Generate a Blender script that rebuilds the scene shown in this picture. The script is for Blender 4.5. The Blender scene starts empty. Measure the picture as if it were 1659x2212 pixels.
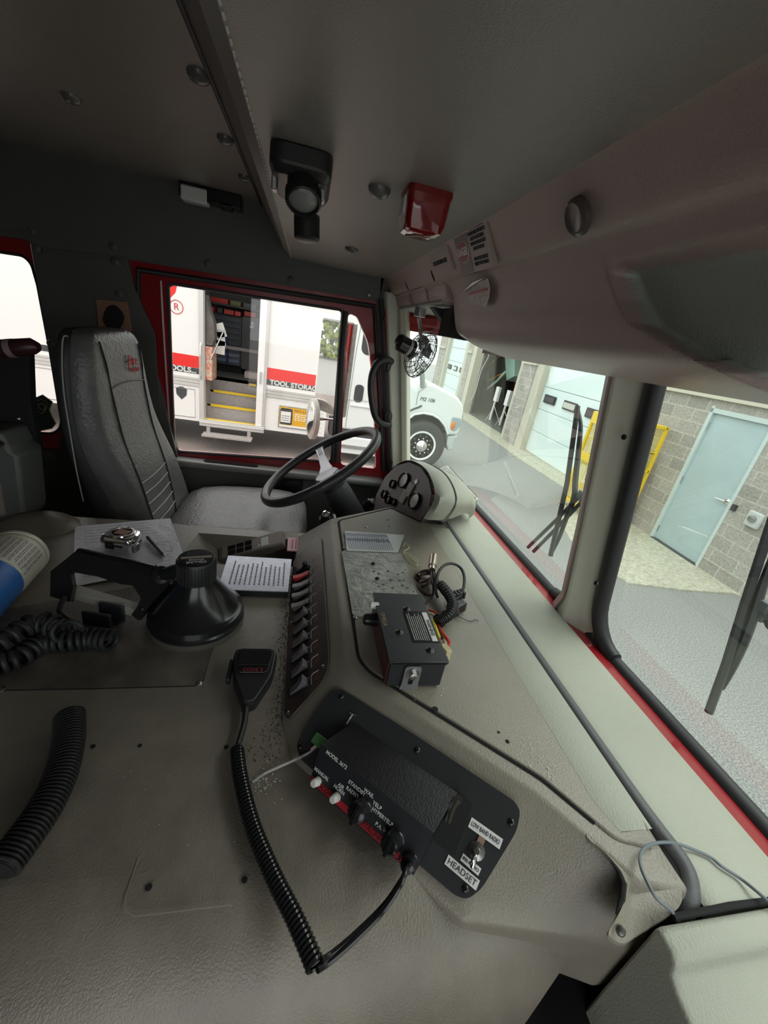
import bpy, bmesh, math, random
from mathutils import Vector, Matrix
random.seed(7)
C = bpy.context.scene.collection
sc = bpy.context.scene
# ---------------------------------------------------------------- camera
RT = Vector((0.16836, 0.97177, 0.16530)); FW = Vector((-0.89329, 0.21996, -0.39230))
yaw, pit, rol = 0.24143660, 0.40312310, 0.18458873
FW = Vector((-math.cos(yaw)*math.cos(pit), math.sin(yaw)*math.cos(pit), -math.sin(pit)))
_r = FW.cross(Vector((0,0,1))).normalized(); _u = _r.cross(FW)
RT = math.cos(rol)*_r + math.sin(rol)*_u; UP = -math.sin(rol)*_r + math.cos(rol)*_u
FPX = 871.1
cd = bpy.data.cameras.new('camera'); cam = bpy.data.objects.new('camera', cd); C.objects.link(cam)
cd.sensor_fit = 'HORIZONTAL'; cd.sensor_width = 36; cd.lens = FPX/1659*36; cd.clip_start = 0.01; cd.clip_end = 300
cam.matrix_world = Matrix(((RT.x,UP.x,-FW.x,0),(RT.y,UP.y,-FW.y,0),(RT.z,UP.z,-FW.z,0),(0,0,0,1)))
sc.camera = cam
# surveying: the surveyed direction of a point of the place, met with a real plane of the cab or the yard
def ray(u, v): return (u-829.5)*RT + (1106-v)*UP + FPX*FW
def hx(u, v, x): d = ray(u,v); return d*(x/d.x)
def hy(u, v, y): d = ray(u,v); return d*(y/d.y)
def hz(u, v, z): d = ray(u,v); return d*(z/d.z)
def hp(u, v, p, n): d = ray(u,v); return d*((p.dot(n))/(d.dot(n)))
# ---------------------------------------------------------------- light
w = bpy.data.worlds.new('overcast_sky'); sc.world = w; w.use_nodes = True
nt = w.node_tree; bg = nt.nodes['Background']
tc = nt.nodes.new('ShaderNodeTexCoord'); sx = nt.nodes.new('ShaderNodeSeparateXYZ'); rp = nt.nodes.new('ShaderNodeValToRGB')
nt.links.new(tc.outputs['Generated'], sx.inputs[0]); nt.links.new(sx.outputs['Z'], rp.inputs[0]); nt.links.new(rp.outputs[0], bg.inputs[0])
rp.color_ramp.elements[0].position = 0.0; rp.color_ramp.elements[0].color = (.78,.82,.84,1)
rp.color_ramp.elements[1].position = 0.8; rp.color_ramp.elements[1].color = (1,1,1,1)
bg.inputs[1].default_value = 1.75
sl = bpy.data.lights.new('sun','SUN'); so = bpy.data.objects.new('sun', sl); C.objects.link(so)
sl.energy = 0.9; sl.angle = math.radians(35); sl.color = (1,.97,.92)
so.rotation_euler = Vector((-.1,.55,.8)).to_track_quat('Z','Y').to_euler(); so.location = (2,2,20)
sc.view_settings.view_transform = 'Standard'; sc.view_settings.look = 'None'; sc.view_settings.gamma = 1
sc.view_settings.exposure = 0.5
sc.cycles.use_denoising = True
try:
    sc.cycles.max_bounces = 10; sc.cycles.diffuse_bounces = 6; sc.cycles.transparent_max_bounces = 16; sc.cycles.glossy_bounces = 4
    sc.cycles.sample_clamp_indirect = 8
except Exception: pass
# ---------------------------------------------------------------- materials
MT = {}
def mat(name, col, rough=.5, metal=0, bump=0, bscale=300, var=0, vscale=6, col2=None, coat=0, spec=.5, emit=0, alpha=1, vdet=4):
    if name in MT: return MT[name]
    m = bpy.data.materials.new(name); m.use_nodes = True; n = m.node_tree.nodes; l = m.node_tree.links
    b = n['Principled BSDF']; b.inputs['Base Color'].default_value = (*col,1); b.inputs['Roughness'].default_value = rough
    b.inputs['Metallic'].default_value = metal; b.inputs['Specular IOR Level'].default_value = spec
    b.inputs['Coat Weight'].default_value = coat
    if emit: b.inputs['Emission Color'].default_value = (*col,1); b.inputs['Emission Strength'].default_value = emit
    t = n.new('ShaderNodeTexCoord')
    if var:
        x = n.new('ShaderNodeTexNoise'); x.inputs['Scale'].default_value = vscale; x.inputs['Detail'].default_value = vdet; x.inputs['Roughness'].default_value = .6
        r = n.new('ShaderNodeValToRGB'); r.color_ramp.elements[0].position = .35; r.color_ramp.elements[1].position = .68
        c2 = col2 or tuple(c*(1-var) for c in col)
        r.color_ramp.elements[0].color = (*c2,1); r.color_ramp.elements[1].color = (*col,1)
        l.new(t.outputs['Object'], x.inputs['Vector']); l.new(x.outputs['Fac'], r.inputs[0]); l.new(r.outputs[0], b.inputs['Base Color'])
    if bump:
        x = n.new('ShaderNodeTexNoise'); x.inputs['Scale'].default_value = bscale; x.inputs['Detail'].default_value = 3
        q = n.new('ShaderNodeBump'); q.inputs['Strength'].default_value = bump; q.inputs['Distance'].default_value = 1.0/bscale
        l.new(t.outputs['Object'], x.inputs['Vector']); l.new(x.outputs['Fac'], q.inputs['Height']); l.new(q.outputs[0], b.inputs['Normal'])
    MT[name] = m; return m
def glass(name, tint, refl=.06):
    m = bpy.data.materials.new(name); m.use_nodes = True; n = m.node_tree.nodes; l = m.node_tree.links
    n.remove(n['Principled BSDF']); tr = n.new('ShaderNodeBsdfTransparent'); tr.inputs[0].default_value = (*tint,1)
    g = n.new('ShaderNodeBsdfGlossy'); g.inputs['Roughness'].default_value = .02; g.inputs[0].default_value = (1,1,1,1)
    f = n.new('ShaderNodeLayerWeight'); mx = n.new('ShaderNodeMixShader')
    pw = n.new('ShaderNodeMath'); pw.operation = 'POWER'; pw.inputs[1].default_value = 4.0
    mm = n.new('ShaderNodeMath'); mm.operation = 'MULTIPLY_ADD'; mm.inputs[1].default_value = .7; mm.inputs[2].default_value = refl
    l.new(f.outputs['Facing'], pw.inputs[0]); l.new(pw.outputs[0], mm.inputs[0]); l.new(mm.outputs[0], mx.inputs[0]); l.new(tr.outputs[0], mx.inputs[1]); l.new(g.outputs[0], mx.inputs[2])
    l.new(mx.outputs[0], n['Material Output'].inputs[0]); MT[name] = m; return m
M_hood  = mat('hood_plastic', (.27,.238,.195), .33, bump=.35, bscale=420, var=.25, vscale=7, col2=(.18,.157,.127))
M_dash  = mat('dash_plastic', (.40,.405,.335), .5, bump=.3, bscale=420, var=.08, vscale=5)
M_cons  = mat('console_plastic', (.29,.262,.213), .38, bump=.35, bscale=420, var=.12, vscale=6)
M_over  = mat('overhead_plastic', (.42,.32,.295), .36, bump=.3, bscale=380, var=.12, vscale=5)
M_over_lit = mat('overhead_scoop_lit_tone', (.36,.39,.345), .45, bump=.3, bscale=380)  # grey-green tone paints windshield light onto the same overhead plastic
M_ceil  = mat('headliner_vinyl', (.27,.243,.222), .34, bump=.25, bscale=500, var=.12, vscale=3)
M_wall  = mat('wall_vinyl', (.11,.112,.104), .5, bump=.25, bscale=400, var=.15)
M_pil   = mat('pillar_paint', (.58,.57,.48), .45, bump=.15, bscale=400)
M_red   = mat('red_paint', (.30,.012,.018), .25, coat=.6)
M_redb  = mat('red_paint_bright', (.55,.01,.015), .3, coat=.6)
M_rub   = mat('black_rubber', (.02,.02,.022), .55)
M_rubg  = mat('grey_rubber', (.10,.10,.105), .5, bump=.3, bscale=600)
M_blk   = mat('black_plastic', (.016,.016,.017), .42, bump=.15, bscale=500)
M_blkg  = mat('black_gloss', (.014,.014,.015), .18)
M_blkm  = mat('black_metal', (.02,.021,.024), .4, bump=.1, bscale=500)
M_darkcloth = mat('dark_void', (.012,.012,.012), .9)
M_seat  = mat('seat_leather', (.15,.148,.15), .33, bump=.3, bscale=120, var=.2, vscale=30)
M_seatb = mat('seat_shell', (.035,.035,.037), .5, bump=.3, bscale=200)
M_thread= mat('pale_thread', (.6,.6,.58), .8)
M_chr   = mat('chrome', (.8,.8,.8), .12, metal=1)
M_alu   = mat('brushed_aluminium', (.55,.55,.56), .38, metal=.9, var=.35, vscale=60)
M_aluw  = mat('worn_aluminium', (.50,.50,.46), .42, metal=.55, var=.5, vscale=22, vdet=8, bump=.2, bscale=80)
M_steel = mat('screw_steel', (.45,.44,.42), .3, metal=1)
M_bronze= mat('dark_bronze_steel', (.22,.17,.15), .35, metal=.9)
M_paper = mat('paper', (.86,.85,.93), .8, bump=.2, bscale=40)
M_ink   = mat('ink', (.06,.06,.09), .8)
M_inkl  = mat('faint_ink', (.16,.16,.24), .8)
M_white = mat('white_plastic', (.75,.74,.68), .4)
M_label = mat('white_label', (.82,.80,.76), .5)
M_wtxt  = mat('white_lettering', (.75,.75,.72), .5)
M_gold  = mat('gold_lettering', (.65,.5,.15), .5)
M_redt  = mat('red_lettering', (.6,.03,.04), .5)
M_pink  = mat('pink_card', (.75,.42,.45), .7)
M_blue  = mat('blue_label', (.01,.14,.50), .35)
M_cream = mat('cream_plastic', (.70,.68,.58), .4, var=.08)
M_green = mat('green_connector', (.06,.18,.06), .5)
M_yelw  = mat('yellow_wire', (.75,.6,.03), .45)
M_redw  = mat('red_wire', (.6,.04,.03), .4)
M_greyw = mat('grey_wire', (.35,.34,.33), .5)
M_tape  = mat('tape_logo', (.45,.25,.2), .4)
M_lens  = mat('lamp_lens', (.22,.22,.21), .12)
M_redl  = mat('red_lens', (.22,.004,.006), .12, coat=1)
M_dirt  = mat('dirt', (.06,.035,.03), .9)
M_crumb = mat('pale_crumbs', (.55,.52,.45), .9)
M_beige = mat('beige_grey_plastic', (.30,.27,.24), .45)
M_asph  = mat('asphalt', (.42,.42,.40), .9, bump=.6, bscale=60, var=.62, vscale=70, vdet=3)
M_asph2 = mat('asphalt_brown', (.27,.22,.20), .9, bump=.5, bscale=60, var=.3, vscale=40, vdet=8)
M_conc  = mat('concrete', (.62,.60,.47), .85, bump=.5, bscale=80, var=.42, vscale=22, vdet=10)
M_tan   = mat('tan_trim', (.55,.52,.42), .6)
M_gdoor = mat('mint_white_door', (.70,.80,.78), .5, bump=.1, bscale=30)
M_mdoor = mat('pale_blue_door', (.42,.53,.54), .45, var=.08, vscale=2)
M_wht   = mat('white_body', (.86,.84,.82), .3, coat=.4)
M_whtg  = mat('white_truck', (.82,.86,.84), .25, coat=.5)
M_strip = mat('red_stripe', (.80,.015,.01), .4)
M_char  = mat('charcoal_stripe', (.05,.05,.055), .5)
M_tire  = mat('tyre', (.045,.047,.05), .7)
M_yel   = mat('yellow_paint', (.80,.55,.02), .4)
M_yellab= mat('poster_yellow', (.75,.40,.02), .4)
M_cab   = mat('tool_cabinet', (.06,.07,.085), .4)
M_cabb  = mat('blue_trim', (.01,.02,.15), .4)
M_step  = mat('step_metal', (.42,.38,.36), .5, bump=.3, bscale=40, var=.2, vscale=20)
M_leaf  = mat('leaves', (.26,.32,.05), .6, var=.5, vscale=2)
M_amber = mat('amber_lens', (.75,.2,.02), .2)
M_badge = mat('badge_green', (.03,.06,.03), .5)
M_wood  = mat('brown_plaque', (.30,.16,.10), .5)
M_boat  = mat('pale_green_hull', (.42,.60,.50), .35)
M_mirror= mat('mirror', (.9,.9,.9), .02, metal=1)
M_gauge = mat('gauge_face', (.04,.035,.04), .3)
M_gaugew= mat('gauge_white', (.55,.55,.5), .15)
M_panel = mat('panel_maroon_grey', (.085,.06,.06), .35)
G_ws = glass('windshield_glass', (.90,1.0,.95), .12)
G_dr = glass('door_glass', (.98,.97,.95), .04)
G_plastic = glass('clear_plastic', (.9,.9,.88), .12)
def brick_mat(name, c1, c2, mortar, sw=.4, sh=.2):
    m = mat(name, c1, .9); n = m.node_tree.nodes; l = m.node_tree.links; b = n['Principled BSDF']
    t = n.new('ShaderNodeTexCoord'); mp = n.new('ShaderNodeMapping'); mp.inputs['Rotation'].default_value = (math.pi/2,0,0)
    br = n.new('ShaderNodeTexBrick'); br.inputs['Scale'].default_value = 1; br.inputs['Brick Width'].default_value = sw; br.inputs['Row Height'].default_value = sh
    br.inputs['Mortar Size'].default_value = .011; br.inputs['Mortar Smooth'].default_value = .2
    br.inputs['Color1'].default_value = (*c1,1); br.inputs['Color2'].default_value = (*c2,1); br.inputs['Mortar'].default_value = (*mortar,1)
    x = n.new('ShaderNodeTexNoise'); x.inputs['Scale'].default_value = 28; x.inputs['Detail'].default_value = 9; x.inputs['Roughness'].default_value = .7
    mx = n.new('ShaderNodeMix'); mx.data_type = 'RGBA'; mx.blend_type = 'MULTIPLY'; mx.inputs[0].default_value = .8
    rr = n.new('ShaderNodeValToRGB'); rr.color_ramp.elements[0].position=.32; rr.color_ramp.elements[0].color=(.5,.5,.5,1); rr.color_ramp.elements[1].position=.62; rr.color_ramp.elements[1].color=(1,1,1,1)
    l.new(t.outputs['Object'], mp.inputs[0]); l.new(mp.outputs[0], br.inputs['Vector']); l.new(t.outputs['Object'], x.inputs['Vector']); l.new(x.outputs['Fac'], rr.inputs[0])
    l.new(br.outputs['Color'], mx.inputs[6]); l.new(rr.outputs[0], mx.inputs[7]); l.new(mx.outputs[2], b.inputs['Base Color'])
    q = n.new('ShaderNodeBump'); q.inputs['Strength'].default_value = .9; q.inputs['Distance'].default_value = .03
    l.new(x.outputs['Fac'], q.inputs['Height']); l.new(q.outputs[0], b.inputs['Normal']); return m
M_block = brick_mat('split_face_block', (.44,.42,.37), (.56,.53,.47), (.66,.64,.56))
M_blockt = brick_mat('tan_block', (.50,.46,.38), (.55,.50,.42), (.6,.57,.5))
# expanded-metal mesh: real holes cut by a transparent pattern in the sheet
def mesh_mat():
    m = mat('expanded_metal', (.78,.62,.12), .5); n = m.node_tree.nodes; l = m.node_tree.links; b = n['Principled BSDF']
    t = n.new('ShaderNodeTexCoord'); sp = n.new('ShaderNodeSeparateXYZ'); l.new(t.outputs['UV'], sp.inputs[0])
    def mth(op, a, b2=None):
        q = n.new('ShaderNodeMath'); q.operation = op
        for i, x in enumerate((a, b2)):
            if x is None: continue
            if isinstance(x, (int, float)): q.inputs[i].default_value = x
            else: l.new(x, q.inputs[i])
        return q.outputs[0]
    a = mth('MULTIPLY', sp.outputs['X'], 16.0); c = mth('MULTIPLY', sp.outputs['Y'], 28.0)
    p = mth('PINGPONG', mth('ADD', a, c), .5); q = mth('PINGPONG', mth('SUBTRACT', a, c), .5)
    mn = mth('MINIMUM', p, q); al = mth('LESS_THAN', mn, .13)
    l.new(al, b.inputs['Alpha']); return m
M_mesh = mesh_mat()
# ---------------------------------------------------------------- builders
def fr(o, x, y):
    x = Vector(x).normalized(); y = Vector(y); y = (y - x*y.dot(x)).normalized(); z = x.cross(y)
    o = Vector(o); return Matrix(((x.x,y.x,z.x,o.x),(x.y,y.y,z.y,o.y),(x.z,y.z,z.z,o.z),(0,0,0,1)))
def tr(x, y, z): return Matrix.Translation((x,y,z))
I4 = Matrix.Identity(4)
def cat(pts, n=8, closed=False):
    P = [Vector(p) for p in pts]; out = []; N = len(P)
    rng = range(N) if closed else range(N-1)
    for i in rng:
        if closed: a,b,c,d = P[(i-1)%N],P[i],P[(i+1)%N],P[(i+2)%N]
        else: a,b,c,d = P[max(i-1,0)],P[i],P[i+1],P[min(i+2,N-1)]
        for k in range(n):
            t = k/n; out.append(.5*((2*b)+(-a+c)*t+(2*a-5*b+4*c-d)*t*t+(-a+3*b-3*c+d)*t**3))
    if not closed: out.append(P[-1])
    return out
def coil(path, R, turns, seg=12, flat=1.0):
    n = turns*seg; L = [0]
    for a,b in zip(path, path[1:]): L.append(L[-1]+(b-a).length)
    out = []; j = 0; nrm = None
    for i in range(n+1):
        s = L[-1]*i/n
        while j < len(L)-2 and L[j+1] < s: j += 1
        t = (s-L[j])/max(L[j+1]-L[j],1e-9); p = path[j].lerp(path[j+1], t); d = (path[j+1]-path[j]).normalized()
        if nrm is None: nrm = d.orthogonal().normalized()
        nrm = (nrm - d*nrm.dot(d)).normalized(); bn = d.cross(nrm); a = 2*math.pi*i/seg
        out.append(p + nrm*R*math.cos(a) + bn*R*math.sin(a)*flat)
    return out
class MB:
    def __init__(s, M=I4): s.v = []; s.f = []; s.M = M; s.uv = {}
    def add(s, vs, fs, M=None):
        T = s.M @ M if M is not None else s.M
        k = len(s.v); s.v += [T @ Vector(p) for p in vs]; s.f += [tuple(i+k for i in f) for f in fs]; return s
    def box(s, c, d, M=None):
        x,y,z = c; a,b,e = d[0]/2,d[1]/2,d[2]/2
        vs = [(x+i*a,y+j*b,z+k*e) for i in (-1,1) for j in (-1,1) for k in (-1,1)]
        return s.add(vs, [(0,1,3,2),(4,6,7,5),(0,4,5,1),(2,3,7,6),(0,2,6,4),(1,5,7,3)], M)
    def bb(s, p, q, M=None): return s.box([(p[i]+q[i])/2 for i in range(3)], [abs(q[i]-p[i]) for i in range(3)], M)
    def prism(s, poly, z0, z1, M=None):
        n = len(poly); vs = [(p[0],p[1],z0) for p in poly]+[(p[0],p[1],z1) for p in poly]
        fs = [tuple(range(n-1,-1,-1)), tuple(range(n,2*n))]+[(i,(i+1)%n,(i+1)%n+n,i+n) for i in range(n)]
        return s.add(vs, fs, M)
    def loft(s, secs, cap=True, closed=True, M=None):
        n = len(secs[0]); vs = [p for q in secs for p in q]; fs = []
        for i in range(len(secs)-1):
            for j in range(n if closed else n-1):
                k = (j+1)%n; fs.append((i*n+j, i*n+k, (i+1)*n+k, (i+1)*n+j))
        if cap and closed: fs += [tuple(range(n-1,-1,-1)), tuple((len(secs)-1)*n+j for j in range(n))]
        return s.add(vs, fs, M)
    def tube(s, pts, r, seg=8, closed=False, flat=1, ref=None):
        P = [Vector(p) for p in pts]; n = len(P); secs = []; nrm = None
        for i in range(n):
            if closed: d = P[(i+1)%n]-P[(i-1)%n]
            else: d = P[min(i+1,n-1)]-P[max(i-1,0)]
            if d.length < 1e-9: d = Vector((0,0,1))
            d.normalize()
            if nrm is None:
                nrm = Vector(ref) if ref else d.orthogonal()
            nrm = nrm - d*nrm.dot(d)
            if nrm.length < 1e-6: nrm = d.orthogonal()
            nrm.normalize(); b = d.cross(nrm); rr = r[i] if isinstance(r,(list,tuple)) else r
            secs.append([P[i]+nrm*rr*math.cos(2*math.pi*k/seg)+b*rr*flat*math.sin(2*math.pi*k/seg) for k in range(seg)])
        if closed: secs.append(secs[0]); return s.loft(secs, cap=False)
        return s.loft(secs)
    def cyl(s, a, b, r, seg=20, r2=None):
        return s.tube([a,b], [r, r if r2 is None else r2], seg)
    def lathe(s, prof, o=(0,0,0), ax=(0,0,1), seg=32, M=None):
        ax = Vector(ax).normalized(); e = ax.orthogonal().normalized(); g = ax.cross(e); o = Vector(o)
        secs = [[o+ax*h+(e*math.cos(2*math.pi*k/seg)+g*math.sin(2*math.pi*k/seg))*max(r,1e-5) for k in range(seg)] for r,h in prof]
        return s.loft(secs, M=M)
    def sph(s, c, r, M=None, seg=14, rg=8):
        r = (r,r,r) if not isinstance(r,(list,tuple)) else r
        secs = [[(c[0]+r[0]*math.sin(math.pi*max(min(i/rg,.999),.001))*math.cos(2*math.pi*k/seg), c[1]+r[1]*math.sin(math.pi*max(min(i/rg,.999),.001))*math.sin(2*math.pi*k/seg), c[2]-r[2]*math.cos(math.pi*i/rg)) for k in range(seg)] for i in range(rg+1)]
        return s.loft(secs, M=M)
    def quad(s, a, b, c, d): return s.add([a,b,c,d], [(0,1,2,3)])
    def build(s, name, m, parent=None, bevel=0, seg=2, sub=0, ang=38, label=None, **kw):
        me = bpy.data.meshes.new(name); T = parent.matrix_world.inverted() if parent is not None else None
        org = None
        if parent is None:
            xs = [v for v in s.v]; org = Vector(((min(v.x for v in xs)+max(v.x for v in xs))/2, (min(v.y for v in xs)+max(v.y for v in xs))/2, min(v.z for v in xs)))
            T = Matrix.Translation(-org)
        me.from_pydata([T @ v for v in s.v], [], s.f); me.materials.append(m)
        bm = bmesh.new(); bm.from_mesh(me); bmesh.ops.recalc_face_normals(bm, faces=bm.faces); bm.to_mesh(me); bm.free()
        for p in me.polygons: p.use_smooth = True
        me.set_sharp_from_angle(angle=math.radians(ang))
        o = bpy.data.objects.new(name, me); C.objects.link(o)
        if parent is not None: o.parent = parent; o.matrix_world = parent.matrix_world
        else: o.location = org; o.matrix_world = Matrix.Translation(org)
        if bevel:
            b = o.modifiers.new('bevel','BEVEL'); b.width = bevel; b.segments = seg; b.limit_method = 'ANGLE'; b.angle_limit = math.radians(30); b.harden_normals = False
        if sub:
            q = o.modifiers.new('sub','SUBSURF'); q.levels = sub; q.render_levels = sub
        if label: o['label'] = label
        for k,v in kw.items(): o[k] = v
        return o
def T(name, label, category, loc, M=None, group=None, kind=None):
    o = bpy.data.objects.new(name, None); C.objects.link(o); o.empty_display_size = .05
    o.matrix_world = M if M is not None else Matrix.Translation(loc)
    if label: o['label'] = label
    if category: o['category'] = category
    if group: o['group'] = group
    if kind: o['kind'] = kind
    return o
def tg(o, label, category, group=None):
    o['label'] = label; o['category'] = category
    if group: o['group'] = group
    return o
def st(o): o['kind'] = 'structure'; return o
def shape(outer, holes, th, M):
    """extruded outline with holes, in frame M (xy), thickness th along +z"""
    cu = bpy.data.curves.new('tmp','CURVE'); cu.dimensions = '2D'; cu.fill_mode = 'BOTH'; cu.extrude = th/2
    for P in [outer]+list(holes):
        sp = cu.splines.new('POLY'); sp.points.add(len(P)-1); sp.use_cyclic_u = True
        for i,p in enumerate(P): sp.points[i].co = (p[0],p[1],0,1)
    ob = bpy.data.objects.new('tmp', cu); C.objects.link(ob)
    dg = bpy.context.evaluated_depsgraph_get(); me = bpy.data.meshes.new_from_object(ob.evaluated_get(dg))
    b = MB(M @ tr(0,0,th/2)); b.add([v.co.copy() for v in me.vertices], [tuple(p.vertices) for p in me.polygons])
    bpy.data.objects.remove(ob); bpy.data.curves.remove(cu); bpy.data.meshes.remove(me)
    return b
def rrect(x0, y0, x1, y1, r, n=5):
    out = []
    for cx, cy, a in ((x1-r,y1-r,0),(x0+r,y1-r,90),(x0+r,y0+r,180),(x1-r,y0+r,270)):
        out += [(cx+r*math.cos(math.radians(a+90*k/n)), cy+r*math.sin(math.radians(a+90*k/n))) for k in range(n+1)]
    return out
def rpoly(pts, r, n=4):
    out = []; N = len(pts)
    for i in range(N):
        p = Vector(pts[i]).to_2d() if len(pts[i])>2 else Vector(pts[i]); a = Vector(pts[i-1]).to_2d() if len(pts[i])>2 else Vector(pts[i-1]); b = Vector(pts[(i+1)%N]).to_2d() if len(pts[i])>2 else Vector(pts[(i+1)%N])
        rr = min(r, (a-p).length*.45, (b-p).length*.45); s = p+(a-p).normalized()*rr; e = p+(b-p).normalized()*rr
        for k in range(n+1):
            t = k/n; out.append(tuple((1-t)**2*s + 2*t*(1-t)*p + t*t*e))
    return out
def loc2(M, pts): 
    Mi = M.inverted(); return [tuple((Mi @ p))[:2] for p in pts]
def text(s, M, size, m, parent, align='CENTER', name='lettering', ext=.0003, sp=1.0, sx=1.0, shear=0, line=1.0, fit=None, bold=0):
    cu = bpy.data.curves.new(name,'FONT'); cu.body = s; cu.size = size; cu.align_x = align; cu.align_y = 'CENTER'; cu.extrude = ext; cu.space_character = sp; cu.shear = shear; cu.space_line = line; cu.offset = bold*size
    tmp = bpy.data.objects.new('tmp', cu); C.objects.link(tmp)
    me = bpy.data.meshes.new_from_object(tmp.evaluated_get(bpy.context.evaluated_depsgraph_get()))
    bpy.data.objects.remove(tmp); bpy.data.curves.remove(cu); me.materials.clear(); me.materials.append(m)
    o = bpy.data.objects.new(name, me); C.objects.link(o)
    if fit: xs_ = [v.co.x for v in me.vertices]; sx = fit/(max(xs_)-min(xs_))
    o.parent = parent; o.matrix_world = M @ Matrix.Diagonal((sx,1,1,1)); return o
def screw(parent, p, n, r=.004, m=None, name='screw'):
    n = Vector(n).normalized(); p = Vector(p)
    b = MB(); b.lathe([(r,-.002),(r,r*.15),(r*.75,r*.45),(r*.35,r*.55),(r*.3,r*.35),(.0,r*.35)], p, n, 14)
    return b.build(name, m or M_steel, parent)
def copy_tree(o, M=None, parent=None):
    c = o.copy(); C.objects.link(c)
    if parent is not None: c.parent = parent
    for ch in list(o.children): copy_tree(ch, None, c)
    if M is not None: c.matrix_world = M
    return c
def lines(b, M, x0, x1, ys, h, ragged=.0, words=True):
    """rows of small printed strokes lying on a sheet"""
    for y in ys:
        x = x0
        end = x1 - random.random()*ragged*(x1-x0)
        while x < end:
            l = h*random.uniform(1.2,3.5) if words else end-x
            l = min(l, end-x); b.box((x+l/2,y,0), (l*.85,h,h*.15), M); x += l + h*.6
X3 = Vector((1,0,0)); Y3 = Vector((0,1,0)); Z3 = Vector((0,0,1))
# ================================================================ SETTING OUTSIDE
GZ = -2.4
g = MB(); g.quad((-60,-60,GZ),(40,-60,GZ),(40,40,GZ),(-60,40,GZ)); st(g.build('ground', M_asph))
P0 = Vector((-4.5,6.13,GZ)); BA = -.05
BM = Matrix.Translation(P0) @ Matrix.Rotation(BA,4,'Z')
bld = T('station_building', 'grey block building with white garage doors behind the parking yard', 'building', P0, M=BM)
def bq(name, m, boxes, bevel=0, **k):
    b = MB(BM)
    for p,q in boxes: b.bb(p,q)
    return b.build(name, m, bld, bevel=bevel, **k)
DM = .95   # man door centre offset
for q_ in (((-1.95,0,0),(-.92,.3,2.4)),((.11,0,0),(8,.3,2.4)),((-.92,0,2.265),(.11,.3,2.4)),((-7.8,0,0),(-6.92,.6,2.4)),((-13.5,0,0),(-12.9,.6,2.4)),((-18.6,0,0),(-17.2,.6,2.4))): bq('block_wall', M_block, [q_])
bq('upper_wall', M_blockt, [((-1.95,0,2.5),(8,.3,5)),((-7.8,0,2.5),(-6.9,.6,5)),((-13.5,0,2.5),(-12.9,.6,5)),((-18.6,0,2.5),(-17.2,.6,5)),((-20,.05,4.2),(8,.4,6))])
for q_ in (((-2.0,-.06,2.4),(8,.1,2.5)),((-7.85,-.06,2.4),(-6.88,.1,2.5)),((-13.55,-.06,2.4),(-12.85,.1,2.5)),((-18.6,-.06,2.4),(-17.2,.1,2.5))): bq('ledge', M_tan, [q_])
for x0,x1 in ((-6.92,-6.49),(-2.35,-1.95),(-12.9,-12.4),(-8.0,-7.8),(-13.9,-13.5),(-17.2,-16.95)):
    bq('door_jamb', M_tan, [((x0,.02,0),(x1,.35,4.2))])
def garage(x0, x1, wx, n=3):
    gd = bq('garage_door', M_gdoor, [((x0,.2,z),(x1,.26,z+.605)) for z in [.06+.615*k for k in range(7)]], bevel=.012)
    bq_b = MB(BM)
    for k in range(n):
        b = MB(BM); a = wx+k*1.03; b.prism(rrect(a,1.5,a+.6,1.72,.02),0,.03, fr((0,.19,0),(1,0,0),(0,0,1)))
        wf = b.build('window', M_rub, gd); c = MB(BM); c.bb((a+.04,.145,1.54),(a+.56,.16,1.68)); c.build('pane', MT['gauge_white'] if k==1 else M_gauge, wf)
garage(-6.49,-2.35,-6.26); garage(-16.95,-13.9,-16.7)
b = MB(BM); b.bb((-6.6,-.15,0),(-2.2,.3,.03)); b.bb((-20,-.15,0),(-7.8,.3,.03)); b.build('concrete_sill', M_conc, bld)
# open bay interior
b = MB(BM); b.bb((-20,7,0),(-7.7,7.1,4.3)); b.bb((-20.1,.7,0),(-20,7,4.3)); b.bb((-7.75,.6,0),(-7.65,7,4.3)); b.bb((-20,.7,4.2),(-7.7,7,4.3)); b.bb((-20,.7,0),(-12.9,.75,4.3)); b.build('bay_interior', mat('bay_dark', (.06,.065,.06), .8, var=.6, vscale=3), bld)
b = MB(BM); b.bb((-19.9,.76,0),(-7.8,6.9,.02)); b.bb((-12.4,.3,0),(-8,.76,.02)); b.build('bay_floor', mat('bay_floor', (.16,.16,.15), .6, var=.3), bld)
for z in (1.35,1.65,1.95,2.25):
    b = MB(BM); b.bb((-10.6,1.6,z),(-9.2,1.66,z+.05)); b.build('bay_rail', M_tan, bld)
# man door
md = bq('entry_door', M_mdoor, [((-.86,.04,.03),(.06,.09,2.2))], bevel=.006)
bq('door_frame', mat('door_frame_paint', (.52,.60,.58), .5), [((-.92,-.01,0),(-.86,.12,2.3)),((.06,-.01,0),(.11,.12,2.3)),((-.92,-.01,2.2),(.11,.12,2.27))], bevel=.004)
b = MB(BM); b.bb((-.88,-.03,0),(.08,.03,.03)); b.build('threshold', M_char, bld)
b = MB(BM); b.lathe([(.045,0),(.045,.012),(.02,.02),(.018,.06)],(-.0,.04,1.07),(0,-1,0),16); b.cyl((0,-.015,1.07),(-.15,-.02,1.06),.014); b.build('lever_handle', M_chr, md)
for z in (.2,1.1,2.0):
    b = MB(BM); b.cyl((-.865,.02,z-.06),(-.865,.02,z+.06),.012,8); b.build('hinge', M_steel, md)
b = MB(BM); b.bb((.15,-.05,1.0),(.2,0,1.09)); tg(b.build('doorbell', M_char), 'small black box on block wall right of entry door', 'doorbell')
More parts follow.
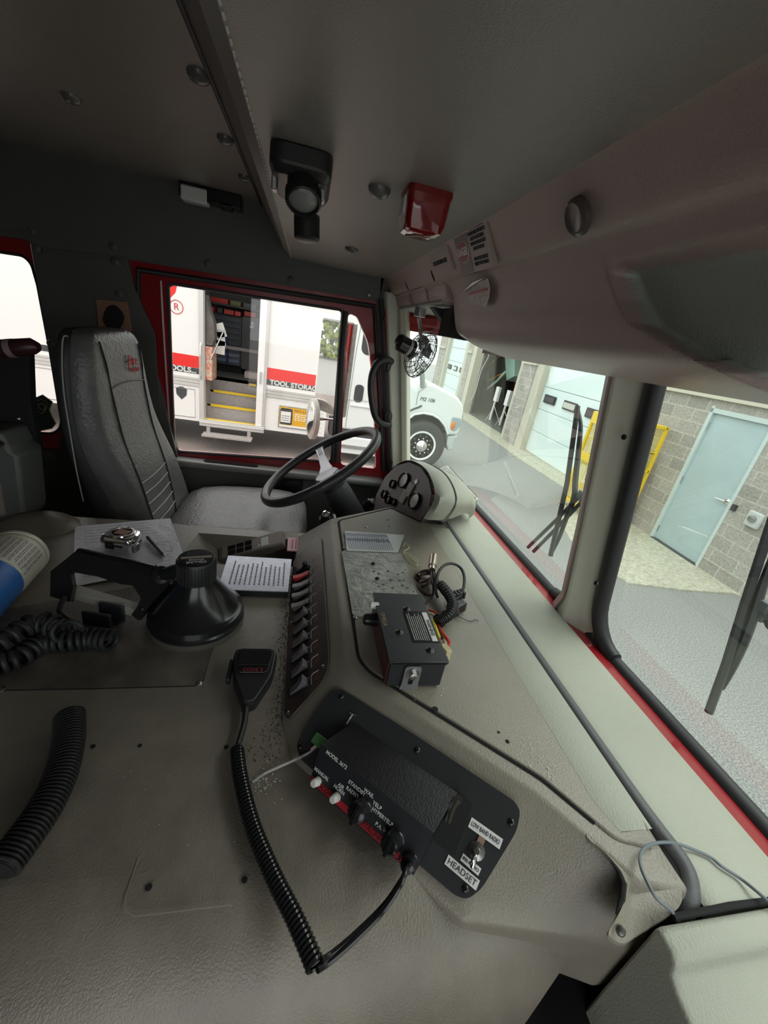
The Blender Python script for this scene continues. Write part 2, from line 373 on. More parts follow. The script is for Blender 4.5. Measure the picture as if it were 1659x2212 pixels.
b = T('outlet_box', 'pale grey weatherproof outlet box on block wall', 'outlet box', (0,0,0), M=BM @ tr(.5,0,.9))
q = MB(BM @ tr(.5,0,.9)); q.bb((-.1,-.06,0),(.1,0,.22)); q.build('housing', mat('outlet_grey',(.5,.52,.5),.5), b, bevel=.02)
q = MB(BM @ tr(.5,0,.9)); q.lathe([(.05,0),(.05,.03),(.03,.035)],(0,-.06,.12),(0,-1,0),14); q.build('cover', M_steel, b, bevel=0)
# concrete apron
ap = [hz(1000,905,GZ), hz(1080,962,GZ), hz(1118,990,GZ), hz(1218,1054,GZ), hz(1210,1130,GZ), hz(1232,1168,GZ), hz(1290,1225,GZ), hz(1360,1262,GZ), hz(1480,1277,GZ), hz(1575,1283,GZ)]
ap = [tuple(p)[:2] for p in ap]+[(-3.6,6.3),(-17,6.9)]
b = shape([(x,y) for x,y in ap], [], .02, tr(0,0,GZ)); tg(b.build('concrete_apron', M_conc), 'pale worn concrete apron in front of the building', 'concrete apron')
# brown asphalt area on the driver side
b = MB(); b.bb((-26,-14,GZ),(-2.2,1.2,GZ+.004)); tg(b.build('asphalt_patch', M_asph2), 'brownish asphalt under the white tool truck', 'pavement')
# yellow cage
cx0,cx1,cy0,cy1,cz0,cz1 = -6.65,-5.88,5.18,6.02,-2.25,-.57
cg = T('cylinder_cage', 'yellow wire mesh storage cage with round tanks inside by the garage door', 'cage', (-6.2,5.6,GZ))
b = MB(); t_=.05
for x in (cx0,cx1):
    for y in (cy0,cy1): b.bb((x-t_/2,y-t_/2,cz0),(x+t_/2,y+t_/2,cz1))
for z in (cz0,cz1-.02,(cz0+cz1)/2+.05):
    for y in (cy0,cy1): b.bb((cx0,y-t_/2,z-t_/2),(cx1,y+t_/2,z+t_/2))
    for x in (cx0,cx1): b.bb((x-t_/2,cy0,z-t_/2),(x+t_/2,cy1,z+t_/2))
b.bb((cx0,cy0-.03,cz1-.2),(cx1,cy0,cz1)); b.bb((cx0,cy0-.03,-1.45),(cx1,cy0,-1.3)); b.build('frame', M_yel, cg, bevel=.004)
b = MB(); b.bb((cx1-.13,cy0-.07,cz0-.02),(cx1-.04,cy0-.02,cz1)); b.build('door_bar', M_yel, cg, bevel=.005)
for x,y in ((cx1-.05,cy0),(cx0,cy0),(cx0,cy1),(cx1,cy1)):
    b = MB(); b.cyl((x,y,GZ+.01),(x,y,cz0),.028,10); b.lathe([(.06,0),(.06,.012)],(x,y,GZ+.021),(0,0,1),12); b.build('leg', mat('orange_foot',(.75,.30,.03),.5), cg)
def mesh_sheet(a, bq_, cc, d, name, par, uvs):
    m = MB(); m.quad(a,bq_,cc,d); o = m.build(name, M_mesh, par); uv = o.data.uv_layers.new(name='UVMap')
    A = Vector(a)
    for li, lp in enumerate(o.data.loops):
        p = par.matrix_world @ o.data.vertices[lp.vertex_index].co; dd = p-A
        uv.data[li].uv = (math.hypot(dd.x,dd.y), dd.z)
    return o
mesh_sheet((cx0,cy0+.02,cz0),(cx1,cy0+.02,cz0),(cx1,cy0+.02,cz1),(cx0,cy0+.02,cz1),'mesh_panel',cg,0)
mesh_sheet((cx1,cy0,cz0),(cx1,cy1,cz0),(cx1,cy1,cz1),(cx1,cy0,cz1),'mesh_panel',cg,0)
mesh_sheet((cx0,cy0,cz0),(cx0,cy1,cz0),(cx0,cy1,cz1),(cx0,cy0,cz1),'mesh_panel',cg,0)
for z in (-1.9,-1.48,-1.0):
    b = MB(); b.bb((cx0,cy0+.05,z-.05),(cx1,cy1,z-.03)); b.build('shelf', M_yel, cg)
b = MB(); b.bb((-6.45,cy0-.04,cz1-.17),(-6.2,cy0-.03,cz1-.05)); b.build('notice', M_label, cg)
for i,(x,z,col) in enumerate(((-6.15,-.82,'black round tank on the top shelf of the yellow cage'),(-6.2,-1.26,'tan round tank on the second shelf of the yellow cage'),(-6.28,-1.72,'tan round tank on the third shelf of the yellow cage'))):
    tk = T('gas_tank', col, 'gas tank', (x,5.5,z-.17), group='gas tanks in the yellow cage')
    m = M_char if i==0 else mat('tan_tank',(.32,.27,.16),.5)
    b = MB(); b.lathe([(.0,-.02),(.1,0),(.145,.06),(.15,.12),(.15,.36),(.14,.42),(.08,.47),(0,.48)],(x,5.3,z),(0,1,0),24); b.build('body', m, tk)
    b = MB(); b.lathe([(.09,-.06),(.09,.0),(.08,.0),(.08,-.06)],(x,5.3,z),(0,1,0),20); b.build('collar', M_label if i==0 else m, tk)
# boat on stands in the bay
bt = T('boat', 'pale green boat bow with orange bands inside the open garage bay', 'boat', hy(1050,838,7.9))
LA = cat([hy(u,v,8.8) for u,v in ((1020,690),(1024,730),(1028,780),(1050,838))],6); LB = cat([hy(u,v,7.9) for u,v in ((1052,690),(1046,750),(1049,800),(1053,838))],6); LC = cat([hy(u,v,8.6) for u,v in ((1070,690),(1056,750),(1056,800),(1056,836))],6)
b = MB(); b.loft([LA,LB,LC], cap=False, closed=False); b.build('hull', M_boat, bt)
b = MB(); b.tube([hy(1053,840,7.9),hy(1075,822,7.9),hy(1092,803,7.9)],.05,8); b.build('keel', M_boat, bt)
b = MB(); b.tube([hy(1060,690,8.0),hy(1050,745,7.95)],.06,6); b.build('rub_rail', M_wht, bt)
b = MB(); b.loft([[hy(u,v,8.1),hy(u+2,v,8.1)+Vector((0,.6,0)),] for u,v in ((1095,770),(1093,800),(1092,820))]+[], cap=False, closed=False)
b = MB(); q = [hy(u,v,8.2) for u,v in ((1090,765),(1112,770),(1112,812),(1094,822))]; b.loft([q,[p+Vector((0,.5,0)) for p in q]]); b.build('side_pod', M_boat, bt)
for (u0,v0,u1,v1) in ((1050,792,1066,780),(1055,822,1082,808),(1072,775,1082,768)):
    b = MB(); b.tube([hy(u0,v0,8.0),hy(u1,v1,8.0)],.06,6,flat=.4); b.build('orange_band', M_amber, bt)
for i,(u,v) in enumerate(((1059,902),(1083,905))):
    x,y = hy(u,v,7.4).x, 7.4; b = MB(); b.cyl((x,y,GZ+.1),(x+.05,y,-1.55),.045,8); b.bb((x-.06,y-.05,-1.55),(x+.2,y+.05,-1.0))
    b.cyl((x-.35,y,GZ+.02),(x+.1,y,-1.75),.012,6); b.cyl((x+.4,y+.3,GZ+.02),(x+.1,y,-1.75),.012,6)
    tg(b.build('jack_stand', M_label), ('left' if i==0 else 'right')+' white jack stand in the open garage bay', 'jack stand', 'jack stands in the open bay')
b = MB(); b.tube(cat([hy(1052,716,6.9),hy(1058,760,6.9),hy(1040,800,6.9),hy(1025,850,6.9),hy(1012,868,6.9),hy(1005,860,6.9)],8),.012,6); tg(b.build('hose', M_label), 'thin pale hose hanging in the open garage bay', 'hose')
# ---- tool truck
TX = -7.8
def ty(u,v): return hx(u,v,TX).y
def tz(u,v): return hx(u,v,TX).z
tt = T('tool_truck', 'white step van with red stripe and open side door seen through driver window', 'truck', (TX-1.2,-2,GZ))
TF = fr((TX,0,0), (0,1,0), (0,0,1))     # local x = y world, local y = z world, local z = +X world
zb = tz(441,909)-.02; yl = ty(441,800); yr = ty(580,800)
op = [(-1.70,zb+.05),(-.82,zb+.05),(-.82,.9),(-1.70,.9)]
b = shape([(-9,zb),(.46,zb),(.46,1.3),(-9,1.3)], [op], .06, TF @ tr(0,0,-.06)); b.build('side_wall', M_wht, tt)
b = MB(); b.bb((TX-2.4,-9,zb),(TX-2.34,.46,1.3)); b.bb((TX-2.4,-9,1.24),(TX-.06,.46,1.3)); b.bb((TX-2.4,.4,zb),(TX-.06,.46,1.3)); b.bb((TX-2.4,-9,zb),(TX-.06,-8.94,1.3)); b.build('box_shell', M_wht, tt)
zs0,zs1 = tz(370,760), tz(368,786)   # red stripe
zs0 = -.835; zs1 = -1.03; zk = -1.13
b = MB(TF); b.bb((-2.9,zs1,.0),(-1.78,zs0,.004)); b.bb((-.68,zs1,0),(.2,zs0,.004)); b.bb((-.80,zs1,0),(-.72,zs0,.004)); b.build('red_stripe', M_strip, tt)
b = MB(TF); b.bb((-4.2,zk,.0),(-1.78,zs1-.004,.004)); b.bb((-.68,zk,0),(.2,zs1-.004,.004)); b.bb((-.80,zk,0),(-.70,zs1-.004,.004)); b.build('charcoal_stripe', M_char, tt)
text('TOOLS...', TF @ tr(-1.83,zs1-.052,.006), .115, M_wtxt, tt, 'RIGHT', ext=.002, fit=.50, bold=.03)
text('TOOL STORAGE', TF @ tr(-.60,zs1-.052,.006), .115, M_wtxt, tt, 'LEFT', ext=.002, fit=.90, bold=.03)
text('H', TF @ tr(-.75,zs1-.055,.006), .1, M_wtxt, tt, 'CENTER', ext=.002)
b = MB(TF); b.prism([(-2.6,.3),(-2.15,.3),(-2.1,.2),(-2.13,.08),(-2.3,-.12),(-2.6,-.4)],0,.004); b.build('red_logo_corner', M_strip, tt)
rr = tz(381,663); ry = ty(381,663)
b = MB(TF); b.tube([(ry+.1*math.cos(a*math.pi/12),rr+.1*math.sin(a*math.pi/12),.004) for a in range(24)],.006,5,closed=True); b.build('registered_ring', M_redt, tt)
text('R', TF @ tr(ry,rr,.005), .14, M_redt, tt, ext=.002)
# rails with rivets, lower panels
for (a,c) in ((-9,-1.78),(-.66,.46)):
    for k in range(3):
        b = MB(TF); b.bb((a,zk-.05-.055*(k+1),0),(c,zk-.05-.055*k-.008,.018)); b.build('rub_rail', mat('rail_alu',(.62,.60,.58),.4,metal=.4), tt, bevel=.006)
b = MB(TF)
for (a,c) in ((-3.3,-1.86),(-5.6,-3.5)):
    b.tube([(a,zk-.27,.004),(c,zk-.27,.004),(c,zb+.06,.004),(a,zb+.06,.004)],.006,4,closed=True)
b.build('panel_seam', M_alu, tt)
b = MB(TF); 
for k in range(7): b.sph((-.62+.17*k,zk-.24,.0),.007,seg=6,rg=4); b.sph((.38,zk-.3-.09*k,.0),.008,seg=6,rg=4)
b.build('rivets', M_steel, tt)
# badge left low
b = MB(TF); b.prism([(-2.17,-1.42),(-2.11,-1.38),(-2.05,-1.38),(-1.99,-1.42),(-2.0,-1.52),(-2.08,-1.6),(-2.16,-1.52)],0,.006); b.build('emblem', M_char, tt)
# door frame
b = MB(TF); b.bb((-1.78,zb-.04,0),(-1.70,1,.05)); b.bb((-.70,zb-.04,0),(-.655,1,.05)); b.bb((-1.78,zb-.06,0),(-.655,zb+.05,.07)); b.bb((-1.78,zb-.0,0.05),(-.655,zb+.02,.09)); b.build('door_frame', MT['rail_alu'], tt, bevel=.008)
b = MB(TF); b.bb((-.82,zb+.05,-.06),(-.70,1,.03)); b.build('door_slab', M_wht, tt, bevel=.01)
b = MB(TF); b.bb((-.775,-1.12,.03),(-.745,-.92,.07)); b.cyl((-.76,-.95,.07),(-.76,-1.1,.07),.012,8); b.build('door_handle', M_chr, tt)
b = MB(TF); b.tube(cat([(-1.74,-.62,.02),(-1.74,-.66,.09),(-1.74,-1.14,.09),(-1.74,-1.18,.02)],5),.016,8); b.build('grab_rail', M_chr, tt)
# interior of opening
FZ = -1.235
b = MB(TF); b.bb((-3,FZ-.06,-2.1),(.4,FZ,-.80)); b.bb((-3.0,FZ,-2.25),(.4,1.25,-2.1)); b.build('interior_floor', mat('van_floor',(.12,.12,.11),.7), tt)
b = MB(TF); b.bb((-1.90,zb+.05,-.85),(-1.72,FZ,-.06)); b.build('stepwell_side', M_step, tt)
stepz = [zb+.05,-1.68,-1.46,FZ]; dd_ = [-.06,-.30,-.55,-.80]
for k in range(3):
    b = MB(TF); b.bb((-1.74,stepz[k]-.03,dd_[k+1]),(-.78,stepz[k],dd_[k])); b.bb((-1.74,stepz[k],dd_[k+1]-.02),(-.78,stepz[k+1],dd_[k+1])); stp = b.build('step', M_step, tt)
    b = MB(TF); b.bb((-1.66 if k else -1.7,stepz[k]-.03,dd_[k]-.03),(-.80,stepz[k]+.012,dd_[k]+.02)); b.build('yellow_nosing', M_yel, stp)
b = MB(TF); b.bb((-1.05,-1.31,-.81),(-.92,-1.27,-.76)); b.build('yellow_tag', M_yel, tt)
b = MB(TF); b.bb((-1.74,FZ,-.5),(-1.70,1.2,-.06)); b.build('interior_partition', M_char, tt)
# hung bags and packets on the left jamb
b = MB(TF); b.bb((-1.70,-1.22,-.5),(-1.60,-.66,-.1)); tg(b.build('packet_rack', mat('red_packets',(.75,.12,.08),.5,var=1,vscale=14,col2=(.8,.72,.55),vdet=2)), 'rack of red and white packets just inside the tool truck door', 'packets')
b = MB(TF); b.prism(rpoly([(-1.70,.15),(-1.64,-.1),(-1.58,-.25),(-1.56,-.5),(-1.60,-.64),(-1.70,-.64)],.03),-.35,-.12); tg(b.build('backpack', mat('grey_cloth',(.20,.18,.17),.7,var=.4)), 'grey bag hanging just inside the tool truck door', 'bag')
for k in range(3):
    b = MB(TF @ tr(-1.53,-.38-.14*k,-.4) @ Matrix.Rotation(.35-.2*k,4,'Z')); b.bb((-.07,-.12,0),(.09,.11,.012)); tg(b.build('price_sheet', M_label), ['upper','middle','lower'][k]+' white sheet hanging inside the tool truck door', 'sheet', 'white sheets in the tool truck')
b = MB(TF); b.cyl((-1.46,-.40,-.3),(-1.62,-.86,-.08),.014,6); b.box((-1.48,-.38,-.3),(.14,.03,.03)); tg(b.build('breaker_bar', M_alu), 'silver bar tool hanging in front of the white sheets', 'tool')
# tool chest
ch = T('tool_chest', 'blue grey drawer chest at the back of the tool truck', 'tool chest', (TX-1.75,-1.6,FZ))
b = MB(TF); b.bb((-2.0,-1.08,-2.0),(-1.34,-.12,-1.62)); b.build('body', M_cab, ch, bevel=.01)
for k in range(8):
    b = MB(TF); z = -.14-.112*k; b.bb((-1.98,z-.10,-1.62),(-1.37,z,-1.60)); dr = b.build('drawer', MT['tool_cabinet'] if k<5 else mat('pale_drawer',(.16,.2,.27),.4), ch, bevel=.006)
    b = MB(TF); b.bb((-1.96,z-.026,-1.60),(-1.39,z-.010,-1.585)); b.build('pull', M_char, dr)
b = MB(TF); b.bb((-1.62,-1.05,-1.60),(-1.58,-.55,-1.58)); b.build('blue_trim', M_cabb, ch)
b = MB(TF); b.bb((-2.0,FZ+.01,-1.98),(-1.34,-1.08,-1.7)); b.build('plinth', M_darkcloth, ch)
sc_ = T('tool_cabinet', 'tall dark cabinet door beside the drawer chest in the tool truck', 'tool cabinet', (TX-1.7,-1.1,FZ))
b = MB(TF); b.prism(rrect(-1.33,-1.12,-.4,-.09,.06),-2.0,-1.55); b.build('body', mat('cabinet_dark',(.055,.05,.055),.4), sc_, bevel=.01)
text('S', TF @ tr(-1.13,-.24,-1.545) @ Matrix.Rotation(-.3,4,'Z'), .16, M_wtxt, sc_, ext=.002, bold=.02)
b = MB(TF); b.bb((-1.9,-.76,-1.54),(-.5,-.70,-1.52)); tg(b.build('tie_strap', mat('strap_grey',(.4,.37,.36),.6)), 'pale strap across the cabinets in the tool truck', 'strap')
b = MB(TF); b.bb((-3,.03,-2.08),(.3,.06,-1.45)); tg(b.build('upper_shelf', M_char), 'dark upper shelf in the tool truck', 'shelf')
boxes_ = [(-1.95,-.115,.10),(-1.78,-.115,.09),(-1.66,-.115,.18),(-1.46,-.115,.11),(-1.28,-.085,.22),(-1.95,.062,.36),(-1.55,.062,.2),(-1.3,.062,.24)]
for i,(x,z,wd) in enumerate(boxes_):
    b = MB(TF); b.bb((x,z,-1.8),(x+wd,z+.085,-1.5)); row = 'lower' if z<.03 else 'top'; n_ = i if z<.03 else i-5
    tg(b.build('parts_box', [M_redw, M_char, mat('red_carton',(.5,.05,.04),.5), M_redw, mat('red_carton',(.5,.05,.04),.5), M_redw, mat('olive_box',(.2,.2,.1),.6), M_cab][i], bevel=.004),
       (['leftmost','second','middle','fourth','rightmost'] if z<.03 else ['long red','middle olive','rightmost dark'])[n_]+' box on the '+row+' shelf in the tool truck', 'box', 'boxes on the tool truck shelves')
b = MB(TF); b.bb((-1.2,FZ,-1.5),(-.85,FZ+.12,-1.2)); tg(b.build('shoe_box', mat('pinkish_box',(.6,.5,.48),.6), bevel=.004), 'pale long box on the floor of the tool truck', 'box')
# fold step under
fs = T('folding_step', 'grey metal fold-down step under the tool truck door', 'step', (TX+.15,-1.2,zb-.25))
b = MB(TF); b.bb((-1.7,zb-.2,.05),(-.85,zb-.16,.28)); b.build('tread', M_step, fs, bevel=.006)
b = MB(TF); b.bb((-1.66,zb-.17,-.02),(-1.6,zb-.04,.06)); b.bb((-.95,zb-.17,-.02),(-.89,zb-.04,.06)); b.bb((-1.66,zb-.08,-.02),(-.89,zb-.04,.02)); b.build('bracket', M_step, fs)
# poster
ps = T('advert_poster', 'yellow framed poster on the white truck side beside the convex mirror', 'poster', hx(600,925,TX))
py0,py1,pz0,pz1 = ty(603,880),ty(603,880)+.72,-1.87,-1.46
b = MB(TF); b.bb((py0,pz0,.004),(py1,pz1,.02)); b.build('frame', M_aluw, ps, bevel=.004)
b = MB(TF); b.bb((py0+.02,pz0+.02,.02),(py1-.02,pz1-.02,.024)); b.build('print', M_yellab, ps)
b = MB(TF); b.bb((py0+.02,pz0+.02,.024),(py1-.02,pz0+.06,.026)); b.build('white_band', M_label, ps)
b = MB(TF); b.prism(rrect(py0+.03,pz0+.07,py0+.25,pz1-.04,.03),.024,.03); td = b.build('pictured_tablet', M_char, ps)
b = MB(TF); b.bb((py0+.04,pz0+.11,.03),(py0+.22,pz1-.1,.032)); b.build('pictured_screen', M_label, td)
b = MB(TF); lines(b, tr(0,0,.0335), py0+.06, py0+.2, [pz0+.15,pz0+.19,pz0+.23], .012); b.build('screen_marks', M_ink, td)
text('PRO-LINK', TF @ tr(py0+.28,pz1-.07,.026), .07, mat('brown_print',(.35,.15,.02),.5), ps, 'LEFT', ext=.001)
b = MB(TF); lines(b, tr(0,0,.026), py0+.29, py0+.56, [pz1-.13,pz1-.165,pz1-.2,pz1-.235], .018, .4); b.build('printed_lines', M_label, ps)
# ---- tractor cab of the truck (same vehicle row)
TC = T('white_semi_truck', 'white conventional truck cab and hood parked beyond the windshield', 'truck', (TX-1.1,2.2,GZ))
def S(pts): return [(hx(u,v,TX).y, hx(u,v,TX).z) for u,v in pts]
hood = S([(897,836),(905,822),(918,824),(940,830),(957,839),(975,848),(990,858),(1001,874),(1003,885),(998,912),(995,925),(991,940),(969,941)])
arch = S([(967,932),(962,920),(950,905),(935,896),(915,892),(895,895),(882,905)])
low = [(1.55,-1.6),(1.5,-.35)]
b = MB(TF); b.prism(hood+arch+[(1.75,-1.45),(1.72,-.5)], -2.3, 0); b.build('hood', M_whtg, TC, bevel=.09, seg=5)
b = MB(TF); b.tube(S([(968,938),(962,920),(950,905),(935,896),(915,892),(895,895),(880,905)])and [(p[0],p[1],.0) for p in S([(968,938),(962,920),(950,905),(935,896),(915,892),(895,895),(880,906)])],.025,8); b.build('fender_lip', M_whtg, TC)
b = MB(TF); b.prism(rrect(.62,-1.75,1.8,1.0,.2,6),-2.3,0); b.build('cab', M_whtg, TC, bevel=.05, seg=3)
b = MB(TF); b.prism(rrect(.95,-.35,1.75,.5,.12,6),0,.006); b.build('cab_side_window', MT['gauge_face'], TC)
b = MB(TF); b.tube([(*p,.004) for p in [(.85,-1.7),(.86,-.4),(.9,.3),(1.0,.62)]],.007,5); b.tube([(.62,-1.2,.004),(1.8,-1.12,.004)],.007,5); b.tube([(*p,.004) for p in S([(899,875),(901,860),(905,846),(914,840),(921,834),(920,826),(913,822)])],.007,5); b.build('panel_seam', M_alu, TC)
vc = hx(775,850,TX); b = MB(TF); b.prism(rrect(vc.y-.085,vc.z-.16,vc.y+.085,vc.z+.16,.07,6),0,.01); b.build('vent_grille', M_char, TC)
b = MB(TF); b.prism(rrect(vc.y-.14,vc.z-.25,vc.y+.5,vc.z-.2,.02),0,.03); b.build('side_moulding', M_whtg, TC, bevel=.015)
b = MB(TF); b.bb((.55,-1.9,-.5),(1.95,-1.62,-.02)); b.build('chassis_fairing', M_char, TC)
b = MB(TF); b.prism(rrect(.7,-2.22,1.8,-1.88,.05),-.5,.03); b.build('side_step', M_whtg, TC, bevel=.02)
b = MB(TF); b.bb((.75,-2.1,.03),(1.75,-2.04,.06)); b.build('step_tread', M_alu, TC)
hl = hx(984,915,TX); b = MB(TF); b.prism(rpoly([(hl.y-.11,hl.z+.13),(hl.y+.08,hl.z+.13),(hl.y+.12,hl.z-.02),(hl.y+.02,hl.z-.16),(hl.y-.09,hl.z-.14)],.05),-.1,.03); hd = b.build('headlight', mat('headlight_lens',(.35,.42,.45),.1), TC, bevel=.02)
b = MB(TF); b.sph((hl.y-.05,hl.z-.04,.02),(.05,.09,.03)); b.build('turn_signal', M_amber, hd)
b = MB(TF); b.prism(S([(969,943),(991,942),(985,952),(981,972),(969,976),(966,960)]),-1.9,-.02); b.build('bumper', mat('bumper_grey',(.5,.55,.54),.4), TC, bevel=.03)
text('UNITED', TF @ tr(*S([(906,861)])[0],.004) @ Matrix.Rotation(-.12,4,'Z'), .09, M_char, TC, 'LEFT', ext=.001) if 0 else None
text('M2 106', TF @ tr(*S([(907,861)])[0],.01), .1, M_char, TC, 'LEFT', ext=.002, shear=.2)
b = MB(TF); b.tube([(*p,.01) for p in S([(884,888),(894,883),(903,880),(911,876)])],.018,5); b.build('fender_mark', M_char, TC)
wc = hx(911,964,TX); wy, wz = wc.y, wc.z+.0
wz = GZ+.51
wh = T('x', None, None, (0,0,0)); bpy.data.objects.remove(wh)
b = MB(); o_=(TX-.02,wy,wz); ax_=(-1,0,0)
b.lathe([(.30,.02),(.34,.0),(.44,-.01),(.49,.01),(.51,.05),(.51,.24),(.48,.29),(.3,.29),(.3,.02)],o_,ax_,40); b.build('tyre', M_tire, TC)
b = MB(); b.lathe([(.305,.02),(.30,-.0),(.27,.005),(.26,.03),(.15,.05),(.14,.03),(.0,.03)],o_,ax_,40); rim = b.build('wheel_rim', mat('rim_aluminium',(.92,.92,.90),.35), TC)
b = MB(); b.lathe([(.12,.03),(.12,-.02),(.08,-.07),(.05,-.09),(0,-.095)],o_,ax_,24); b.build('hub', M_chr, rim)
for k in range(10):
    a = math.pi*2*k/10; b = MB(); b.lathe([(.019,-.006),(.019,.02)],(TX-.045,wy+.215*math.cos(a),wz+.215*math.sin(a)),(1,0,0),10); b.build('hand_hole', M_char, rim)
    a += .3; b = MB(); b.lathe([(.02,-.01),(.018,.045),(.0,.05)],(TX-.045,wy+.155*math.cos(a),wz+.155*math.sin(a)),(1,0,0),8); b.build('lug_nut', M_chr, rim)
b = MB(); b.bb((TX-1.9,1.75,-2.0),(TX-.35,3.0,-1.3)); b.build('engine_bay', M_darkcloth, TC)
b = MB(TF); b.tube([(*p,.25) for p in S([(903,790),(905,815),(906,834)])],.05,10); b.build('mirror_stalk', mat('chrome_dull',(.45,.52,.5),.25,metal=.9), TC)
# ---- bushes behind the yard, seen in the door mirror
for i,(x,y,s) in enumerate(((-17.4,-34,3.1),(-11.3,-33.5,3.2),(-5.2,-34,3.3),(.9,-33.5,3.0))):
    b = MB()
    for k in range(750):
        a = random.random()*6.28; r = s*.9*random.random()**.5; z = random.random()*5.5; q = 1-z/8
        b.sph((x+r*q*math.cos(a), y+r*q*math.sin(a)*.6, GZ+.2+z), random.uniform(.08,.26), seg=5, rg=3)
    tg(b.build('bush', M_leaf), 'yellow green bush behind the yard, '+['first','second','third','fourth'][i]+' from the truck side', 'bush', 'bushes behind the yard')
# ================================================================ CAB SHELL
XW = -1.75
WF = fr((XW,0,0), (0,1,0), (0,0,1))   # local x=+Y, y=+Z, normal +X (into the cab)
def wp(pts, x=XW): return [(hx(u,v,x).y, hx(u,v,x).z) for u,v in pts]
FL = -1.35
door_hole = wp([(279,562),(822,652),(838,1022)])+[(.36,-.62),(-.50,-.66)]
door_hole = [(-.62,.075),(.218,.14),(.30,.14-.05),(.40,-.60),(-.60,-.66)]
door_hole = wp([(275,560),(815,650),(838,1010)])+[(.42,-.63),(-.47,-.70),]
rw_hole = wp([(-60,500),(55,517),(66,525),(133,930),(128,975),(-60,960)])
b = shape([(-1.9,FL),(.56,FL),(.52,-.6),(.36,.1),(.36,.36),(-1.9,.36)], [door_hole, rpoly(rw_hole,.03)], .04, WF @ tr(0,0,-.04)); st(b.build('wall_left', M_wall))
wl = bpy.data.objects['wall_left']
# upper side panel, overlapping strip with screws
b = shape(wp([(-60,488),(60,500),(75,533),(270,556),(820,645),(822,600)])+[(.262,.2),(-.085,.2),(-.19,.34),(-1.9,.34)], [], .012, WF); b.build('upper_panel', M_wall, wl, bevel=.003)
b = shape(wp([(78,545),(266,566),(335,720),(360,1060),(150,1080),(140,960)]), [], .006, WF); b.build('pillar_panel', M_wall, wl, bevel=.002)
for u,v in ((69,499),(244,532),(79,537),(249,566),(258,635),(110,742),(449,570),(628,605),(112,985)):
    p = hx(u,v,XW+.012); screw(wl, p, X3, .0135, M_wall, 'dome_screw')
screw(wl, hx(797,636,XW+.012), X3, .008, M_steel)
# driver door
dr = T('door_1', None, None, (XW,0,FL), kind='structure')
win = wp([(362,618),(375,614),(738,672),(755,675),(800,745),(812,1010),(790,1006),(728,998),(395,972),(378,958)], XW-.02)
fr_out = wp([(262,540),(826,632),(848,1018)],XW-.02)+[(.46,-.64),(-.50,-.74)]
glassL = wp([(362,618),(372,612),(741,669),(716,998),(385,976),(375,962)], XW-.02)
vent = wp([(752,676),(772,684),(795,740),(806,820),(812,1012),(735,1003)], XW-.02)
b = shape(fr_out, [rpoly(glassL,.02), rpoly(vent,.02)], .035, WF @ tr(0,0,-.05)); b.build('door_frame', M_red, dr, bevel=.006)
b = MB(); L = wp([(303,1000),(300,583),(808,662),(829,1015)],XW-.015); b.tube([(XW-.012,p[0],p[1]) for p in L],.011,8); b.build('weather_seal', M_rub, dr)
gl2 = rpoly(glassL,.02); b = MB(); b.tube([(XW-.02,p[0],p[1]) for p in gl2],.007,6,closed=True); b.build('glass_channel', M_rub, dr)
b = MB(WF); b.prism(gl2,-.028,-.024); b.build('door_glass', G_dr, dr)
b = MB(WF); b.prism(rpoly(vent,.02),-.028,-.024); b.build('vent_glass', G_dr, dr)
b = MB(); L = wp([(745,672),(737,760),(725,998)],XW-.01); b.tube([(XW-.012,p[0],p[1]) for p in L],.014,8); b.build('division_bar', M_rub, dr)
b = MB(); L = wp([(347,606),(352,700),(368,960)],XW-.01); b.tube([(XW-.012,p[0],p[1]) for p in L],.004,6); b.build('bright_edge', mat('pinkish_edge',(.5,.3,.3),.2), dr)
b = MB(); b.bb((XW-.04,-.52,FL),(XW+.03,.41,-.61)); b.build('door_panel', M_wall, dr, bevel=.02, seg=3)
b = MB(); b.bb((XW-.03,-.50,-.63),(XW+.05,.40,-.60)); b.build('door_sill', mat('sill_grey',(.24,.245,.24),.4), dr, bevel=.012, seg=3)
p = hx(500,990,XW+.02); b = MB(tr(0,0,-.598)); b.prism(rrect(XW+.005,p.y-.11,XW+.03,p.y+.11,.012),0,.002); b.build('defroster_slot', M_blkg, dr)
p = hx(625,1040,XW+.03); b = MB(WF); b.prism(rrect(p.y-.07,p.z-.05,p.y+.06,p.z+.04,.015),.03,.038); hb = b.build('latch_bezel', M_blk, dr, bevel=.004)
b = MB(WF); b.bb((p.y-.03,p.z-.02,.038),(p.y+.04,p.z+.01,.05)); b.build('latch_lever', M_blkg, hb, bevel=.004)
# rear side window
w2 = T('window_2', None, None, (XW,-1.1,-.7), kind='structure')
hole2 = wp([(-60,535),(50,552),(68,570),(88,640),(134,900),(130,925),(115,936),(-60,930)],XW-.02)
b = shape(wp([(-60,490),(62,510),(138,935),(140,985),(-60,975)],XW-.02), [rpoly(hole2,.02)], .03, WF @ tr(0,0,-.05)); b.build('window_frame', M_red, w2, bevel=.004)
b = MB(); b.tube([(XW-.02,q[0],q[1]) for q in rpoly(hole2,.02)],.005,6,closed=True); b.build('window_seal', M_rub, w2)
b = MB(WF); b.prism(rpoly(hole2,.02),-.034,-.03); b.build('pane', G_dr, w2)
